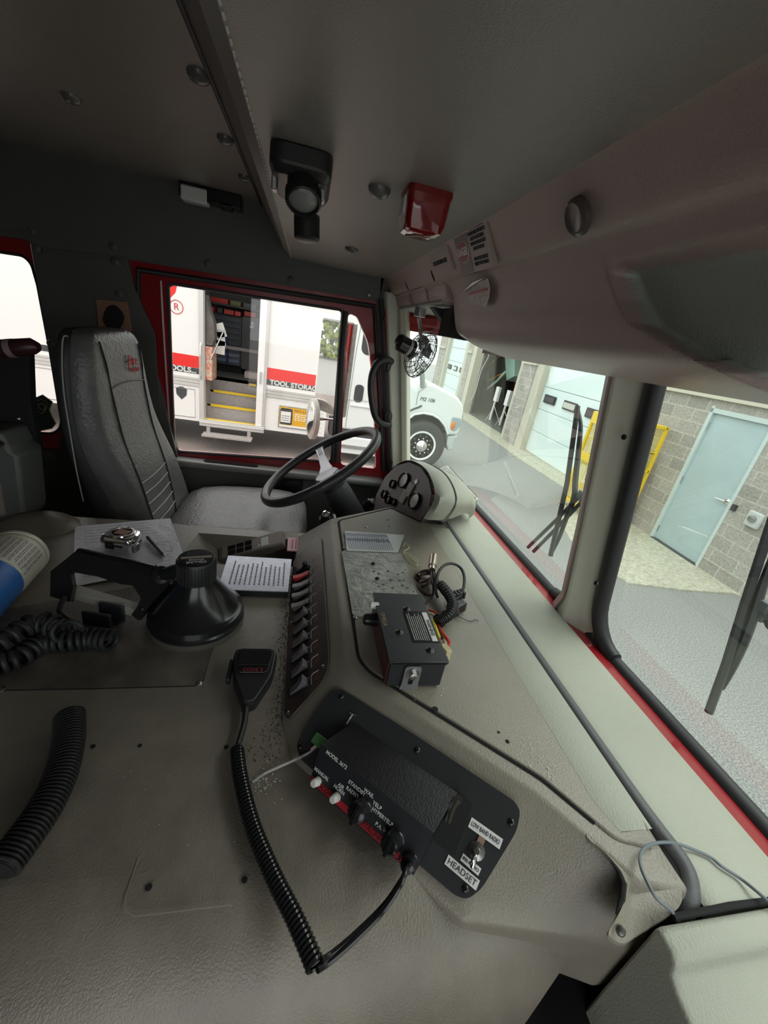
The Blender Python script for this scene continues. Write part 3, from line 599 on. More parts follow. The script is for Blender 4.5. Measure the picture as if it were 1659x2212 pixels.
# badge decal on that window
bd = T('window_badge', 'dark green shield shaped decal on the rear side window', 'decal', hx(90,935,XW-.018))
bp = wp([(60,862),(72,862),(92,853),(113,868),(106,885),(112,900),(120,915),(112,925),(85,931),(60,930)],XW-.02)
b = MB(WF); b.prism(bp,-.024,-.022); b.build('field', M_badge, bd)
b = MB(); b.tube([(XW-.021,q[0],q[1]) for q in bp],.002,4,closed=True); b.build('gold_edge', mat('gold_edge',(.45,.42,.25),.5), bd)
sh = wp([(76,868),(88,863),(101,868),(100,882),(90,895),(79,885)],XW-.02); b = MB(); b.tube([(XW-.021,q[0],q[1]) for q in sh],.0018,4,closed=True)
c0 = hx(90,878,XW-.021)
b.tube([(XW-.021,c0.y+.012*math.cos(a*.6),c0.z+.012*math.sin(a*.6)) for a in range(11)],.002,4,closed=True); b.build('gold_crest', mat('gold_edge',(.45,.42,.25),.5), bd)
# ceiling
def extr(prof, x0, x1, name, m, parent=None, bevel=0, seg=3, sm=38):
    b = MB(); b.loft([[(x0,p[0],p[1]) for p in prof],[(x1,p[0],p[1]) for p in prof]]); return b.build(name, m, parent, bevel=bevel, seg=seg, ang=sm)
XR = .85
cpr = [(-1.9,.34),(-.195,.34),(-.188,.337)]+[(-.10+.02*math.sin(math.radians(a))-.005,.212-.012*math.sin(math.radians(a))) for a in (0,30,60,90)]+[(.262,.2),(.262,.42),(-1.9,.42)]
ceil = extr(cpr, XW-.02, XR, 'ceiling', M_ceil, sm=20); st(ceil)
b = MB(); n=150
for k in range(n):
    x = XW+.02+ (XR-.2-XW)*k/n; b.box((x,-.083,.1992),(.007,.0018,.0015))
b.build('stitching', M_thread, ceil)
b = MB(); b.tube([(XW,-.193,.337),(XR,-.193,.337)],.004,5); b.build('panel_seam', M_rub, ceil)
for u,v,z,r in ((430,160,.34,.0185),(487,298,.34,.0175),(528,381,.34,.017),(155,208,.34,.017),(820,407,.2,.0165),(760,537,.2,.0175)):
    p = hz(u,v,z); b = MB(); b.lathe([(r*1.05,0),(r,.004),(r*.8,.009),(r*.4,.012),(0,.013)],p,(0,0,-1),20); b.build('snap_button', mat('button_vinyl',(.13,.125,.12),.25), ceil)
# floor, rear and right walls
b = MB(); b.bb((XW,-1.9,FL-.05),(XR,.75,FL)); st(b.build('floor', M_blk))
b = MB(); b.bb((XW,-1.95,FL),(XR,-1.9,.36)); st(b.build('wall_rear', M_wall))
b = shape([(-1.9,FL),(.56,FL),(.68,-.55),(.58,.1),(.262,.36),(-1.9,.36)], [[(-.55,-1.2),(.45,-1.2),(.42,-.3),(.30,.12),(-.55,.12)]], .04, fr((XR,0,0),(0,1,0),(0,0,1))); st(b.build('wall_right', M_wall))
# front wall below the windshield and firewall
b = MB(); b.bb((XW-.02,.68,FL),(XR+.05,.72,-.60)); st(b.build('wall_front', M_wall))
# A pillar and front corner
def arc_front(t, off=0):
    """outline of the windshield in plan: straight part and driver-side corner, t 0..1 from wall to the straight"""
    a = math.pi/2*t; return (-1.33-(.42+off)*math.cos(a), None, math.sin(a))
YB, YT, ZB, ZT = .68, .573, -.515, .01
def wsy(z, yy=0): return YB+(YT-YB)*(z-ZB)/(ZT-ZB)
def wpt(s, z):
    """s = distance parameter: x position; corner sweeps back at the driver side"""
    y = wsy(z)
    if s > -1.33: return Vector((s, y, z))
    t = min((-1.33-s)/.42, 1); return Vector((-1.33-.44*math.sin(t*math.pi/2)**.9 if t>0 else -1.33, y-.22*(1-math.cos(t*math.pi/2)), z))
xs = [-1.75+.42*k/12 for k in range(13)]+[-1.2,-.9,-.6,-.3,0,.4,XR]
ws = T('window_1', None, None, (-.4,.65,-.55), kind='structure')
b = MB(); zz = [-.60,-.5,-.3,-.1,.06,.14]
b.loft([[wpt(x,z) for x in xs] for z in zz], cap=False, closed=False); b.build('windshield_glass', G_ws, ws)
# lower frame: rubber gasket and red cowl strip
gp = [wpt(x,-.527)+Vector((0,-.012,0)) for x in xs[4:]]; b = MB(); b.tube(gp,.016,10); b.build('lower_gasket', M_rub, ws)
b = MB(); b.loft([[p+Vector((0,-.008,.004)) for p in gp],[p+Vector((0,-.05,.010)) for p in gp],[p+Vector((0,-.05,-.06)) for p in gp],[p+Vector((0,.0,-.06)) for p in gp]], cap=False, closed=False); b.build('red_cowl_strip', M_red, ws)
b = MB(); b.tube([wpt(x,.09)+Vector((0,-.01,0)) for x in xs],.03,8); b.build('upper_frame', M_red, ws)
# centre pillar
def pil(x0,x1,y0,y1,name,m,bev=.008):
    b = MB(); secs = []
    for z,fl in ((-.60,.05),(-.55,.045),(-.52,.03),(-.49,.012),(-.45,.002),(-.3,0),(.12,0)):
        yo = wsy(z); secs.append([(x0-fl,yo+y0,z),(x1+fl,yo+y0,z),(x1+fl,yo+y1,z),(x0-fl,yo+y1,z)])
    b.loft(secs); return b.build(name, m, ws, bevel=bev, seg=3, ang=30)
b = MB(); b.loft([[(-.690-f,wsy(z),z),(-.686-f,wsy(z)-.040,z),(-.662,wsy(z)-.052-f*.3,z),(-.622+f,wsy(z)-.004,z)] for z,f in ((-.6,.05),(-.55,.045),(-.52,.032),(-.49,.014),(-.45,.002),(-.3,0),(.12,0))]); b.build('centre_pillar', M_pil, ws, bevel=.006, seg=3)
b = MB(); b.loft([[(-.696-f,wsy(z)-.040,z),(-.668-f,wsy(z)-.054,z),(-.668-f,wsy(z)-.02,z),(-.694-f,wsy(z)+.0,z)] for z,f in ((-.6,.045),(-.52,.03),(-.47,.006),(-.3,0),(.12,0))]); b.build('pillar_cover', mat('pillar_brown',(.30,.22,.20),.4), ws, bevel=.002)
pl = [( -.612, .12),(-.612,-.44)]
def gasket(xe, sgn, name):
    pts = [Vector((xe,wsy(.12)-.012,.12)),Vector((xe,wsy(-.2)-.012,-.2)),Vector((xe,wsy(-.43)-.012,-.43))]
    for a in range(1,7):
        t = a/6*math.pi/2; pts.append(Vector((xe+sgn*.07*(1-math.cos(t)), 0, -.43-.09*math.sin(t))));pts[-1].y = wsy(pts[-1].z)-.012
    b = MB(); b.tube(pts,.016,10); return b.build(name, M_rub, ws)
gasket(-.606,1,'side_gasket'); gasket(-.694,-1,'side_gasket')
for u,v in ((1347,944),(1287,1260)):
    d = ray(u,v); p = d*((wsy(-.25)-.045)/d.y); screw(ws, hy(u,v,wsy(p.z)-.04), (0,-1,0), .005, M_blkg)
# A-pillar: tapering trim between door and windshield
b = MB(); 
ap1 = wp([(826,655),(838,775),(830,1090)]); 
def apsec(z): 
    yf = wsy(z)-.205
    return yf
secs = []
for z in (-.85,-.6,-.4,-.2,0,.16):
    yb = .27+(-z+.13)*.22; c = wpt(-1.71,z); d = wpt(-1.62,z)
    secs.append([(XW+.0,yb,z),(XW+.03,yb+.01,z),(XW+.035,yb+.055,z),(c.x+.07,c.y-.035,z),(c.x+.085,c.y-.01,z),(c.x+.02,c.y+.02,z),(XW-.02,yb+.05,z)])
b.loft(secs); apl = st(b.build('trim_1', M_pil, bevel=.006, seg=3))
for u,v in ((829,688),(846,998)): screw(apl, hx(u,v,XW+.038), X3, .006, M_blkg)
b = MB(); b.tube([(XW+.012,.262+(-z+.13)*.235,z) for z in (-.9,-.6,-.3,0,.13)],.01,8); b.build('door_edge_seal', M_rub, apl)
b = MB(); b.tube([(XW+.014,.276+(-z+.13)*.225,z) for z in (-.9,-.6,-.3,0,.1)],.004,8); b.build('red_edge', M_redb, apl)
# red body corner seen above the fan
b = MB(); b.loft([[wpt(x,z)+Vector((.0,-.02,0)) for x in (-1.74,-1.6,-1.5,-1.4,-1.2)] for z in (.04,.2)], cap=False, closed=False); b.build('red_corner_panel', M_red, ws)
# grab handle
gh = T('grab_handle', 'black looped grab handle on the front pillar by the driver door', 'grab handle', hx(840,850,-1.68))
b = MB(); hpts = [hx(846,782,-1.70),hx(834,776,-1.68),hx(816,784,-1.655),hx(805,805,-1.645),hx(801,835,-1.645),hx(804,870,-1.645),hx(811,900,-1.65),hx(824,915,-1.665),hx(842,918,-1.69)]
b.tube(cat(hpts,6),.0135,12); b.build('grip', M_blk, gh)
for (u,v) in ((838,790),(840,902)):
    p = hx(u,v,-1.70); b = MB(); b.sph(p,(.012,.014,.028)); b.build('mount', M_blk, gh)
# ================================================================ OVERHEAD CONSOLE
ov = T('overhead_console', 'long grey brown moulded console above the windshield', 'overhead console', (-.4,.35,.15))
band = [(.262,.2),(.270,.195),(.290,.165),(.300,.152),(.312,.146),(.36,.15),(.5,.3),(.262,.42)]
extr(band, XW+.0, XR, 'upper_band', M_over, ov, sm=50)
bulk_p = [(.306,.149),(.318,.142),(.335,.120),(.347,.09),(.355,.055),(.368,.030),(.395,.018),(.44,.010),(.485,.004),(.497,.006),(.505,.02),(.56,.2),(.4,.3)]
def bsec(x, s=0, r=0): return [(x, p[0]+s*.9 if i<9 else p[0], p[1]+r*max(0,(.15-p[1])) if i<11 else p[1]) for i,p in enumerate(bulk_p)]
front_p = cat([(0,)+p for p in bulk_p[:9]], 12)      # fine profile of the visible face
def xb(z):                                          # left border of the moulded scoop
    L = [(-.30,-.02),(-.303,.003),(-.338,.023),(-.392,.04),(-.454,.062),(-.484,.087),(-.503,.112)]
    if z <= L[0][1]: return L[0][0]
    for (x0,z0),(x1,z1) in zip(L,L[1:]):
        if z <= z1: return x0+(x1-x0)*(z-z0)/(z1-z0)
    return -.503
def scoop(x, z):
    a = min(max((x-xb(z))/.02,0),1); c = min(max((.126-z)/.012,0),1); a = a*a*(3-2*a); c = c*c*(3-2*c)
    return .030*a*c
gx = [-1.20,-1.16,-1.12,-1.08,-1.0,-.9,-.8,-.7,-.6,-.55]+[-.54+.004*k for k in range(90)]+[-.15,0,.3,XR]
par = {-1.20:(.035,1.1),-1.16:(.02,.75),-1.12:(.008,.35),-1.08:(.002,.1)}
secs = []; msk = []
for x in gx:
    s_, r_ = par.get(x,(0,0)); sec = []; mk = []
    for p in front_p:
        z = p.z + r_*max(0,(.15-p.z)); q = scoop(x,p.z); mk.append(q > .016); sec.append((x, p.y+s_*.9+q, z + q*.25*(1 if p.z<.03 else 0)))
    sec += [(x,q[0],q[1]) for q in bulk_p[9:]]; mk += [False]*len(bulk_p[9:])
    secs.append(sec); msk.append(mk)
n_ = len(secs[0]); vs = [p for q in secs for p in q]
for nm, want, m in (('console_body',False,M_over),('scoop_lit_area',True,M_over_lit)):  # scoop faces split off only to carry the painted lit tone
    fs = []
    for i in range(len(secs)-1):
        for j in range(n_):
            k = (j+1)%n_
            if (msk[i][j] and msk[i+1][k]) == want: fs.append((i*n_+j, i*n_+k, (i+1)*n_+k, (i+1)*n_+j))
    b = MB(); used = sorted({v for f in fs for v in f}); ix = {v:i for i,v in enumerate(used)}
    b.add([vs[v] for v in used],[tuple(ix[v] for v in f) for f in fs]); b.build(nm, m, ov, ang=60)
# left end: shallow shelf with notches
b = MB(); lp = [(.300,.152),(.312,.146),(.322,.120),(.335,.112),(.40,.115),(.42,.2),(.36,.25)]
b.loft([[(x,p[0],p[1]) for p in lp] for x in (XW+.03,-1.50)]); b.loft([[(x,p[0],p[1]) for p in lp] for x in (-1.46,-1.28)]); b.loft([[(x,p[0]+.006,p[1]-.004) for p in lp] for x in (-1.27,-1.10)])
b.build('left_shelf', M_over, ov, bevel=.004)
b = MB(); b.bb((XW+.03,.33,.105),(-1.15,.46,.118)); b.build('shelf_tray', mat('shelf_grey',(.33,.34,.3),.5), ov, bevel=.004)
b = MB(); b.loft([[(x,y,z) for y,z in ((.33,.10),(.36,.10),(.44,.04),(.41,.035))] for x in (-1.26,-1.22)]); b.build('bracket', M_blk, ov)
b = MB(); b.bb((-1.215,.36,.03),(-1.13,.44,.10)); b.build('dark_cavity', M_darkcloth, ov)
BP = Vector((0,.281,.18)); BN = Vector((0,-.83,-.55)).normalized()
for u,v in ((935,595),(879,617),(843,631)):
    p = hp(u,v,BP,BN); b = MB(fr(p,X3,BN.cross(X3))); b.prism([(.007*math.cos(a*.628),.014*math.sin(a*.628)) for a in range(10)],-.004,.001); b.build('slot', M_darkcloth, ov)
p = hp(1253,466,Vector((0,.288,.165)),BN); b = MB(fr(p,X3,BN.cross(X3))); b.lathe([(.020,0),(.0195,.006),(.016,.009),(.012,.0075),(0,.008)]); b.build('round_cap', mat('cap_vinyl',(.10,.085,.08),.22), ov)
p = hy(1645,755,.43); b = MB(); b.bb((p.x-.01,p.y-.012,p.z-.025),(p.x+.25,p.y+.03,p.z+.025)); b.build('air_vent', M_blkg, ov, bevel=.004)
# warning plates on band
def plate(pix, P, N, name, label, m, th=.003, cat_='sign'):
    pts = [hp(u,v,P,N) for u,v in pix]; M = fr(pts[3], pts[2]-pts[3], pts[0]-pts[3])
    if (M.col[2].to_3d()).dot(N) < 0: pass
    return pts, M
N2 = Vector((0,-.86,-.50)).normalized(); PP = Vector((0,.276,.185)); 
def sign(pix, P, N, name, label):
    pts = [hp(u,v,P,N) for u,v in pix]   # order: bottom-left, bottom-right, top-right, top-left (as read)
    M = fr(pts[0], pts[1]-pts[0], pts[3]-pts[0]); wd = (pts[1]-pts[0]).length; hh = (pts[3]-pts[0]).length
    t = T(name, label, 'sign', pts[0], M=M); return t, M, wd, hh
s1,M1,w1,h1 = sign([(940,595),(981,583),(990,532),(948,550)], PP, N2, 'capacity_plate', 'smaller beige warning plate on the overhead band')
b = MB(M1); b.bb((0,0,-.004),(w1,h1,.003)); b.build('plate', mat('beige_plate',(.42,.34,.30),.45), s1)
text('THIS VEHICLE IS DESIGNED', M1@tr(w1/2,h1*.70,.0035), h1*.16, M_ink, s1, fit=w1*.8, bold=.01); text('FOR 6 PERSONNEL ONLY', M1@tr(w1/2,h1*.3,.0035), h1*.16, M_ink, s1, fit=w1*.72, bold=.01)
s2,M2_,w2_,h2 = sign([(1001,593),(1072,576),(1086,482),(1011,520)], PP, N2, 'danger_plate', 'larger overhead plate reading DANGER in a red oval')
b = MB(M2_); b.bb((0,0,-.004),(w2_,h2,.003)); b.build('plate', mat('beige_plate',(.42,.34,.30),.45), s2)
b = MB(M2_); b.bb((.001,.001,.003),(w2_*.42,h2-.001,.0036)); b.build('black_field', mat('field_dark',(.06,.055,.055),.4), s2)
b = MB(M2_); b.prism([(w2_*.21+w2_*.19*math.cos(a/24*6.283),h2*.47+h2*.23*math.sin(a/24*6.283)) for a in range(24)],.0036,.0042); b.build('white_oval', M_label, s2)
b = MB(M2_); b.prism([(w2_*.21+w2_*.178*math.cos(a/24*6.283),h2*.47+h2*.215*math.sin(a/24*6.283)) for a in range(24)],.0042,.0046); b.build('red_oval', mat('oval_red',(.35,.05,.05),.5), s2)
text('DANGER', M2_@tr(w2_*.21,h2*.47,.005), h2*.24, M_label, s2, fit=w2_*.33, bold=.02)
text('OCCUPANTS MUST BE\nSEATED AND SEATBELTS\nMUST BE FASTENED\nWHEN APPARATUS IS\nIN MOTION OR\n\nDEATH OR SERIOUS\nINJURY MAY RESULT', M2_@tr(w2_*.70,h2*.5,.0035), h2*.10, M_ink, s2, fit=w2_*.48, line=1.0, bold=.01)
# torn sticker
tk = T('torn_sticker', 'torn silver sticker with a red line peeling off the overhead console', 'sticker', hp(1040,640,Vector((0,.337,.115)),Vector((0,-.9,-.4))))
NS = Vector((0,-.92,-.38)).normalized(); PS = Vector((0,.325,.128))
pts = [hp(u,v,PS,NS) for u,v in ((1015,630),(1030,612),(1058,600),(1062,622),(1060,640),(1053,663),(1040,660),(1025,655),(1018,645))]
M = fr(pts[0],X3,NS.cross(X3)); L = loc2(M,pts)
b = MB(M); b.prism(L,.003,.004); b.build('backing', mat('crumpled_foil',(.72,.66,.62),.35,bump=.8,bscale=120), tk)
p = hp(1040,628,PS,NS); q = hp(1058,624,PS,NS); r_ = hp(1018,634,PS,NS); b = MB(M); b.tube([tuple(M.inverted()@r_)[:2]+(.005,), tuple(M.inverted()@q)[:2]+(.005,)],.0022,4); b.build('red_line', M_redt, tk)
b = MB(M); a_ = loc2(M,[hp(1012,628,PS,NS),hp(1032,608,PS,NS),hp(1060,596,PS,NS),hp(1034,612,PS,NS)]); b.prism(a_,.004,.012); b.build('curled_edge', M_alu, tk)
# ================================================================ CEILING FIXTURES
ml = T('map_light', 'black swivel map light on the front headliner', 'lamp', (-.72,-.028,.2))
c_ = (-.72,-.028); b = MB()
out = rpoly([(-.655,-.068),(-.655,.012),(-.80,.012),(-.83,-.028),(-.80,-.068)],.02)
b = MB(); b.loft([[(x,y,.1995) for x,y in out],[(x,y,.178) for x,y in out],[(-.72+(x+.72)*.86,-.028+(y+.028)*.86,.168) for x,y in out]]); b.build('base', M_blk, ml, bevel=.002)
lc = hx(656,440,-.66); ax_ = (Vector((.55,.10,-.8))).normalized()
top = lc - ax_*.075
b = MB(); b.lathe([(.016,-.080),(.020,-.070),(.0205,-.02),(.0225,-.018),(.0225,-.002),(.0205,0),(.019,-.006),(.0,-.008)],lc,ax_,36); b.build('barrel', M_blk, ml)
b = MB(); b.lathe([(.019,-.006),(.015,-.002),(.0,.001)],lc,ax_,30); b.build('lens', M_lens, ml)
b = MB()
for k in range(36):
    a = k*math.pi/18; e = ax_.orthogonal().normalized(); g_ = ax_.cross(e); d = e*math.cos(a)+g_*math.sin(a); b.cyl(lc-ax_*.017+d*.0228, lc-ax_*.003+d*.0228,.001,4)
b.build('knurling', M_blkg, ml)
k0 = hx(663,492,-.70); b = MB(); b.lathe([(.018,-.014),(.018,.014),(.015,.016),(0,.016)],k0,Vector((.1,.1,-1)),24); b.lathe([(.013,0),(.013,.05)],k0,Vector((-.1,-.1,1)),12); b.build('knob', M_blk, ml)
for s in (-1,1):
    b = MB(); b.bb((-.71,-.030+s*.032-.004,.155),(-.69,-.030+s*.032+.004,.18)); b.build('fork', M_alu, ml, bevel=.002)
rl = T('red_lamp', 'small square red warning lamp on the front headliner', 'lamp', (-.71,.15,.2))
o1 = rpoly([(-.678,.118),(-.678,.184),(-.748,.184),(-.748,.118)],.012)
def sc2(o,s,cx=-.712,cy=.15): return [(cx+(x-cx)*s,cy+(y-cy)*s) for x,y in o]
b = MB(); b.loft([[(x,y,.2) for x,y in o1],[(x,y,.192) for x,y in o1]]); b.build('base', mat('red_base',(.2,.01,.01),.4), rl)
b = MB(); b.loft([[(x,y,.192) for x,y in sc2(o1,.97)],[(x,y,.160) for x,y in sc2(o1,.90)],[(x,y,.150) for x,y in sc2(o1,.80)],[(x,y,.147) for x,y in sc2(o1,.62)]]); b.build('lens', M_redl, rl, ang=25)
p = Vector((-.71,.1145,.17)); b = MB(); b.bb((-.73,.1175,.168),(-.70,.121,.190)); b.build('label_plate', M_label, rl)
dl = T('dome_lamp', 'slim dome lamp with white lens at the rear ceiling edge', 'lamp', hz(450,410,.33))
A_ = hz(385,391,.335); B_ = hz(512,408,.335); M = fr(A_, B_-A_, Y3.cross(X3) if 0 else Vector((1,0,0))); Lb = (B_-A_).length
y_ = hz(440,425,.335)
M = fr(A_, Vector((0,1,0)), Vector((1,0,0)));
x0_,x1_ = min(A_.y,B_.y), max(A_.y,B_.y); xx = XW+.02
b = MB(); b.bb((xx,A_.y,.298),(xx+.05,B_.y,.34)); b.build('housing', M_blkg, dl, bevel=.004)
b = MB(); b.bb((xx+.005,A_.y+.004,.290),(xx+.053,A_.y+.085,.332)); b.build('lens', mat('dome_white',(.7,.72,.7),.4), dl, bevel=.006)
b = MB(); b.bb((xx+.01,A_.y+.12,.292),(xx+.05,A_.y+.16,.31)); b.build('switch', M_blk, dl, bevel=.003)
# wooden plaque behind seat
pq = T('wall_plaque', 'brown framed plaque with dark figure on the pillar behind the driver seat', 'plaque', hx(250,690,XW+.01))
q_ = wp([(208,646),(276,652),(286,716),(215,720)],XW+.01); b = MB(WF); b.prism(q_,.008,.016); b.build('board', M_wood, pq, bevel=.002)
q_ = wp([(228,675),(235,662),(250,658),(262,668),(272,682),(268,700),(258,714),(236,712),(224,692)],XW+.01); b = MB(WF); b.prism(rpoly(q_,.01),.016,.024); b.build('figure', M_darkcloth, pq, bevel=.003)
# ================================================================ SEAT
SX = -1.40
def seat_sec(z, yf, dep, hw, cx=None, r=.05, n=5):
    cx = SX if cx is None else cx
    o = rrect(cx-hw, yf-dep, cx+hw, yf, min(r,dep*.45,hw*.45), n); return [(x,y,z) for x,y in o]
ds = T('driver_seat', 'grey high-back driver seat with white stitched lines', 'seat', (SX,-.35,FL))
pr = [(-.90,-.39,.13,.20,-1.42),(-.78,-.395,.13,.21,-1.42),(-.70,-.405,.125,.215,-1.42),(-.60,-.435,.12,.222,-1.418),(-.52,-.458,.11,.224,-1.40),(-.44,-.48,.10,.225,-1.366),(-.36,-.498,.09,.215,-1.338),(-.25,-.505,.08,.198,-1.325),(-.17,-.504,.075,.180,-1.316),(-.13,-.508,.066,.160,-1.312),(-.112,-.517,.048,.13,-1.312),(-.106,-.53,.025,.09,-1.312)]
b = MB(); b.loft([seat_sec(*p) for p in pr]); b.build('backrest', M_seat, ds, sub=1, ang=60)
b = MB(); b.loft([seat_sec(z,yf-dep*.55,(yf-dep*.55)+.583,hw+.008,cx) for z,yf,dep,hw,cx in pr[:-2]]+[seat_sec(-.106,-.56,.03,.12,-1.31)]); b.build('seat_shell', M_seatb, ds, sub=1, ang=60)
cps = [(.02,.02),(.08,0),(.2,-.01),(.34,-.005),(.42,.01),(.46,.05)]
b = MB(); secs=[]
for y,z,hw in ((-.42,-.70,.22),(-.38,-.655,.245),(-.2,-.645,.255),(-.05,-.64,.25),(.02,-.65,.235),(.06,-.68,.21)):
    secs.append([(SX+a[0]*hw, y, z+a[1]) for a in [(-1,-.12),(-1,-.03),(-.9,-.005),(-.6,.004),(0,-.004),(.6,.004),(.9,-.005),(1,-.03),(1,-.12)]])
b.loft(secs); b.build('seat_cushion', M_seat, ds, sub=1, ang=60)
b = MB(); b.bb((SX-.2,-.4,FL),(SX+.2,0,-.76)); b.build('pedestal', M_blk, ds)
def onseat(x, z):
    for a,c in zip(pr, pr[1:]):
        if a[0] <= z <= c[0]:
            t = (z-a[0])/(c[0]-a[0]); return Vector((x, a[1]+(c[1]-a[1])*t+.0015, z))
    return Vector((x,-.5,z))
def seatline(pts, r, m, name, parent=ds): b = MB(); b.tube(cat([onseat(*p) for p in pts],5), r, 5); return b.build(name, m, parent)
seatline([(-1.196,-.131),(-1.215,-.19),(-1.228,-.245),(-1.245,-.4),(-1.253,-.522),(-1.236,-.635),(-1.225,-.72)],.0024,M_rub,'side_seam'); seatline([(-1.447,-.145),(-1.46,-.2),(-1.466,-.253),(-1.478,-.4),(-1.479,-.532),(-1.45,-.63),(-1.41,-.718)],.0024,M_rub,'side_seam')
seatline([(-1.228,-.250),(-1.33,-.243),(-1.466,-.256)],.0024,M_rub,'headrest_seam')
for k,z in enumerate((-.528,-.56,-.592,-.624,-.656)):
    seatline([(-1.255+.004*k,z),(-1.36,z-.006),(-1.474+.008*k,z-.004)],.0016,M_thread,'stitch_line')
b = MB(); b.tube(cat([(-1.15,-.553,-.125),(-1.14,-.559,-.13),(-1.122,-.560,-.19),(-1.112,-.559,-.26),(-1.108,-.556,-.33),(-1.128,-.563,-.45),(-1.165,-.575,-.56)],4),.0016,5); b.build('shell_piping', mat('grey_thread',(.4,.4,.38),.8), ds)
MS = fr(onseat(-1.385,-.195)+Vector((0,.003,0)), (-1,0,0), (0,0,1))
text('F', MS@tr(-.03,0,0), .055, M_redt, ds, name='embroidery', ext=.001, shear=.1); text('ire', MS@tr(.008,.004,0), .04, M_redt, ds, name='embroidery', ext=.001); text('FIGHTER', MS@tr(.012,-.022,0), .016, M_redt, ds, name='embroidery', ext=.0008)
# ================================================================ ENGINE COVER
HZ = -.57
ec = T('engine_cover', 'broad dark grey engine cover between the seats', 'engine cover', (-.6,-.2,FL))
tray = [hz(437,1147,HZ), hz(700,1163,HZ), hz(680,1214,HZ), hz(398,1205,HZ)]
tray = [(-1.045,-.245),(-1.045,.10),(-.905,.10),(-.89,-.262)]
b = shape([(-1.085,-1.88),(-.27,-1.88),(-.27,.50),(-1.085,.50)], [tray], .004, tr(0,0,HZ-.004)); top_ = b.build('top_skin', M_hood, ec)
prof = [(-.27,HZ)]+[(-.27+.13*math.sin(math.radians(a)), HZ-.13*(1-math.cos(math.radians(a)))) for a in range(10,91,10)]+[(-.12,-1.1),(-.1,FL)]
b = MB(); ye = lambda x: min(.40,.355-(x+.165)*1.9)
b.loft([[(x,y if y<.2 else ye(x),z) for x,z in prof] for y in (-1.88,.0,.30)]+[], cap=False, closed=False)
b.build('rounded_shoulder', M_hood, ec, ang=60)
b = MB(); b.loft([[(x,y,z) for x,z in [(-1.085,HZ),(-1.10,HZ-.006),(-1.11,HZ-.03),(-1.12,FL)]] for y in (-1.88,.5)], cap=False, closed=False); b.build('left_flange', M_hood, ec)
b = MB(); b.prism([(-.29,.385),(-.17,.345),(-.135,.285),(-.115,.255),(-.06,.255),(-.06,.39),(-.13,.41),(-.13,.60),(-.29,.60)],FL+.01,HZ-.13); b.build('gap_shade_filler', M_darkcloth, ec)  # black block added to stand in for the shade of the footwell gap
tz0 = HZ-.075
b = MB(); t0 = [(x,y,HZ-.001) for x,y in tray]; t1 = [(-1.03,-.16,tz0),(-1.03,.09,tz0),(-.93,.09,tz0),(-.93,-.16,tz0)]
b.loft([t0,t1], cap=False); b.add(t1,[(0,1,2,3)]); b.build('tray_recess', M_hood, ec)
def ridge(pts, r, m, parent, name, z=.0): b = MB(); b.tube(cat(pts,6), r, 8, flat=1); return b.build(name, m, parent)
# service plate seam & marks on the cover
app = [hz(u,v,HZ) for u,v in ((-60,1493),(200,1488),(420,1482),(441,1470),(455,1420),(478,1340),(490,1275),(330,1262),(160,1290),(-60,1330))]
b = MB(); b.prism([(p.x,p.y) for p in app],HZ+.0001,HZ+.0010); b.build('access_plate', mat('worn_plate',(.20,.17,.14),.42,bump=.3,bscale=300,var=.5,vscale=14,col2=(.085,.07,.062),vdet=8), top_)
b = MB(); sp1 = [hz(u,v,HZ+.0004) for u,v in ((-20,1492),(200,1488),(420,1482),(440,1470),(452,1420),(462,1395))]; b.tube(sp1,.0009,4); b.build('access_plate_seam', M_darkcloth, top_)
b = MB(); sp2 = [hz(u,v,HZ+.0004) for u,v in ((300,1850),(272,1935),(270,1965),(290,1980),(500,1955))]; b.tube(sp2,.0007,4); b.build('scribed_line', M_beige, top_)
for u,v,r in ((201,1613,.003),(302,1611,.0028),(489,1614,.003),(321,1917,.0034),(528,1901,.0032)):
    b = MB(); b.lathe([(r,0),(r,.0008)],hz(u,v,HZ)+Vector((0,0,.0002)),(0,0,1),16); b.build('bolt_hole', M_darkcloth, top_)
for u,v in ((430,1476),(3,1490)): screw(top_, hz(u,v,HZ), Z3, .005)
hump = [hz(88,1128,HZ),hz(150,1122,HZ)]
b = MB(); b.sph((-1.03,-.61,HZ-.012),(.07,.09,.04)); b.build('corner_bump', M_hood, ec)
b = MB(); b.tube(cat([hz(0,1137,HZ),hz(60,1108,HZ),hz(88,1095,HZ)],4),.004,6); b.build('edge_bead', M_hood, ec)
# ================================================================ DASH
dsb = T('dashboard', 'grey dashboard ledge and centre console below the windshield', 'dashboard', (-.5,.5,-.6))
# ledge
lz = -.5
lp = [(.470,lz),(.476,lz+.004),(.50,lz+.004),(.59,lz-.004),(.618,lz-.010),(.624,lz-.018),(.63,-.62),(.485,-.62),(.478,lz-.02)]
extr(lp, -1.33, -.152, 'dash_ledge', M_dash, dsb, sm=50)
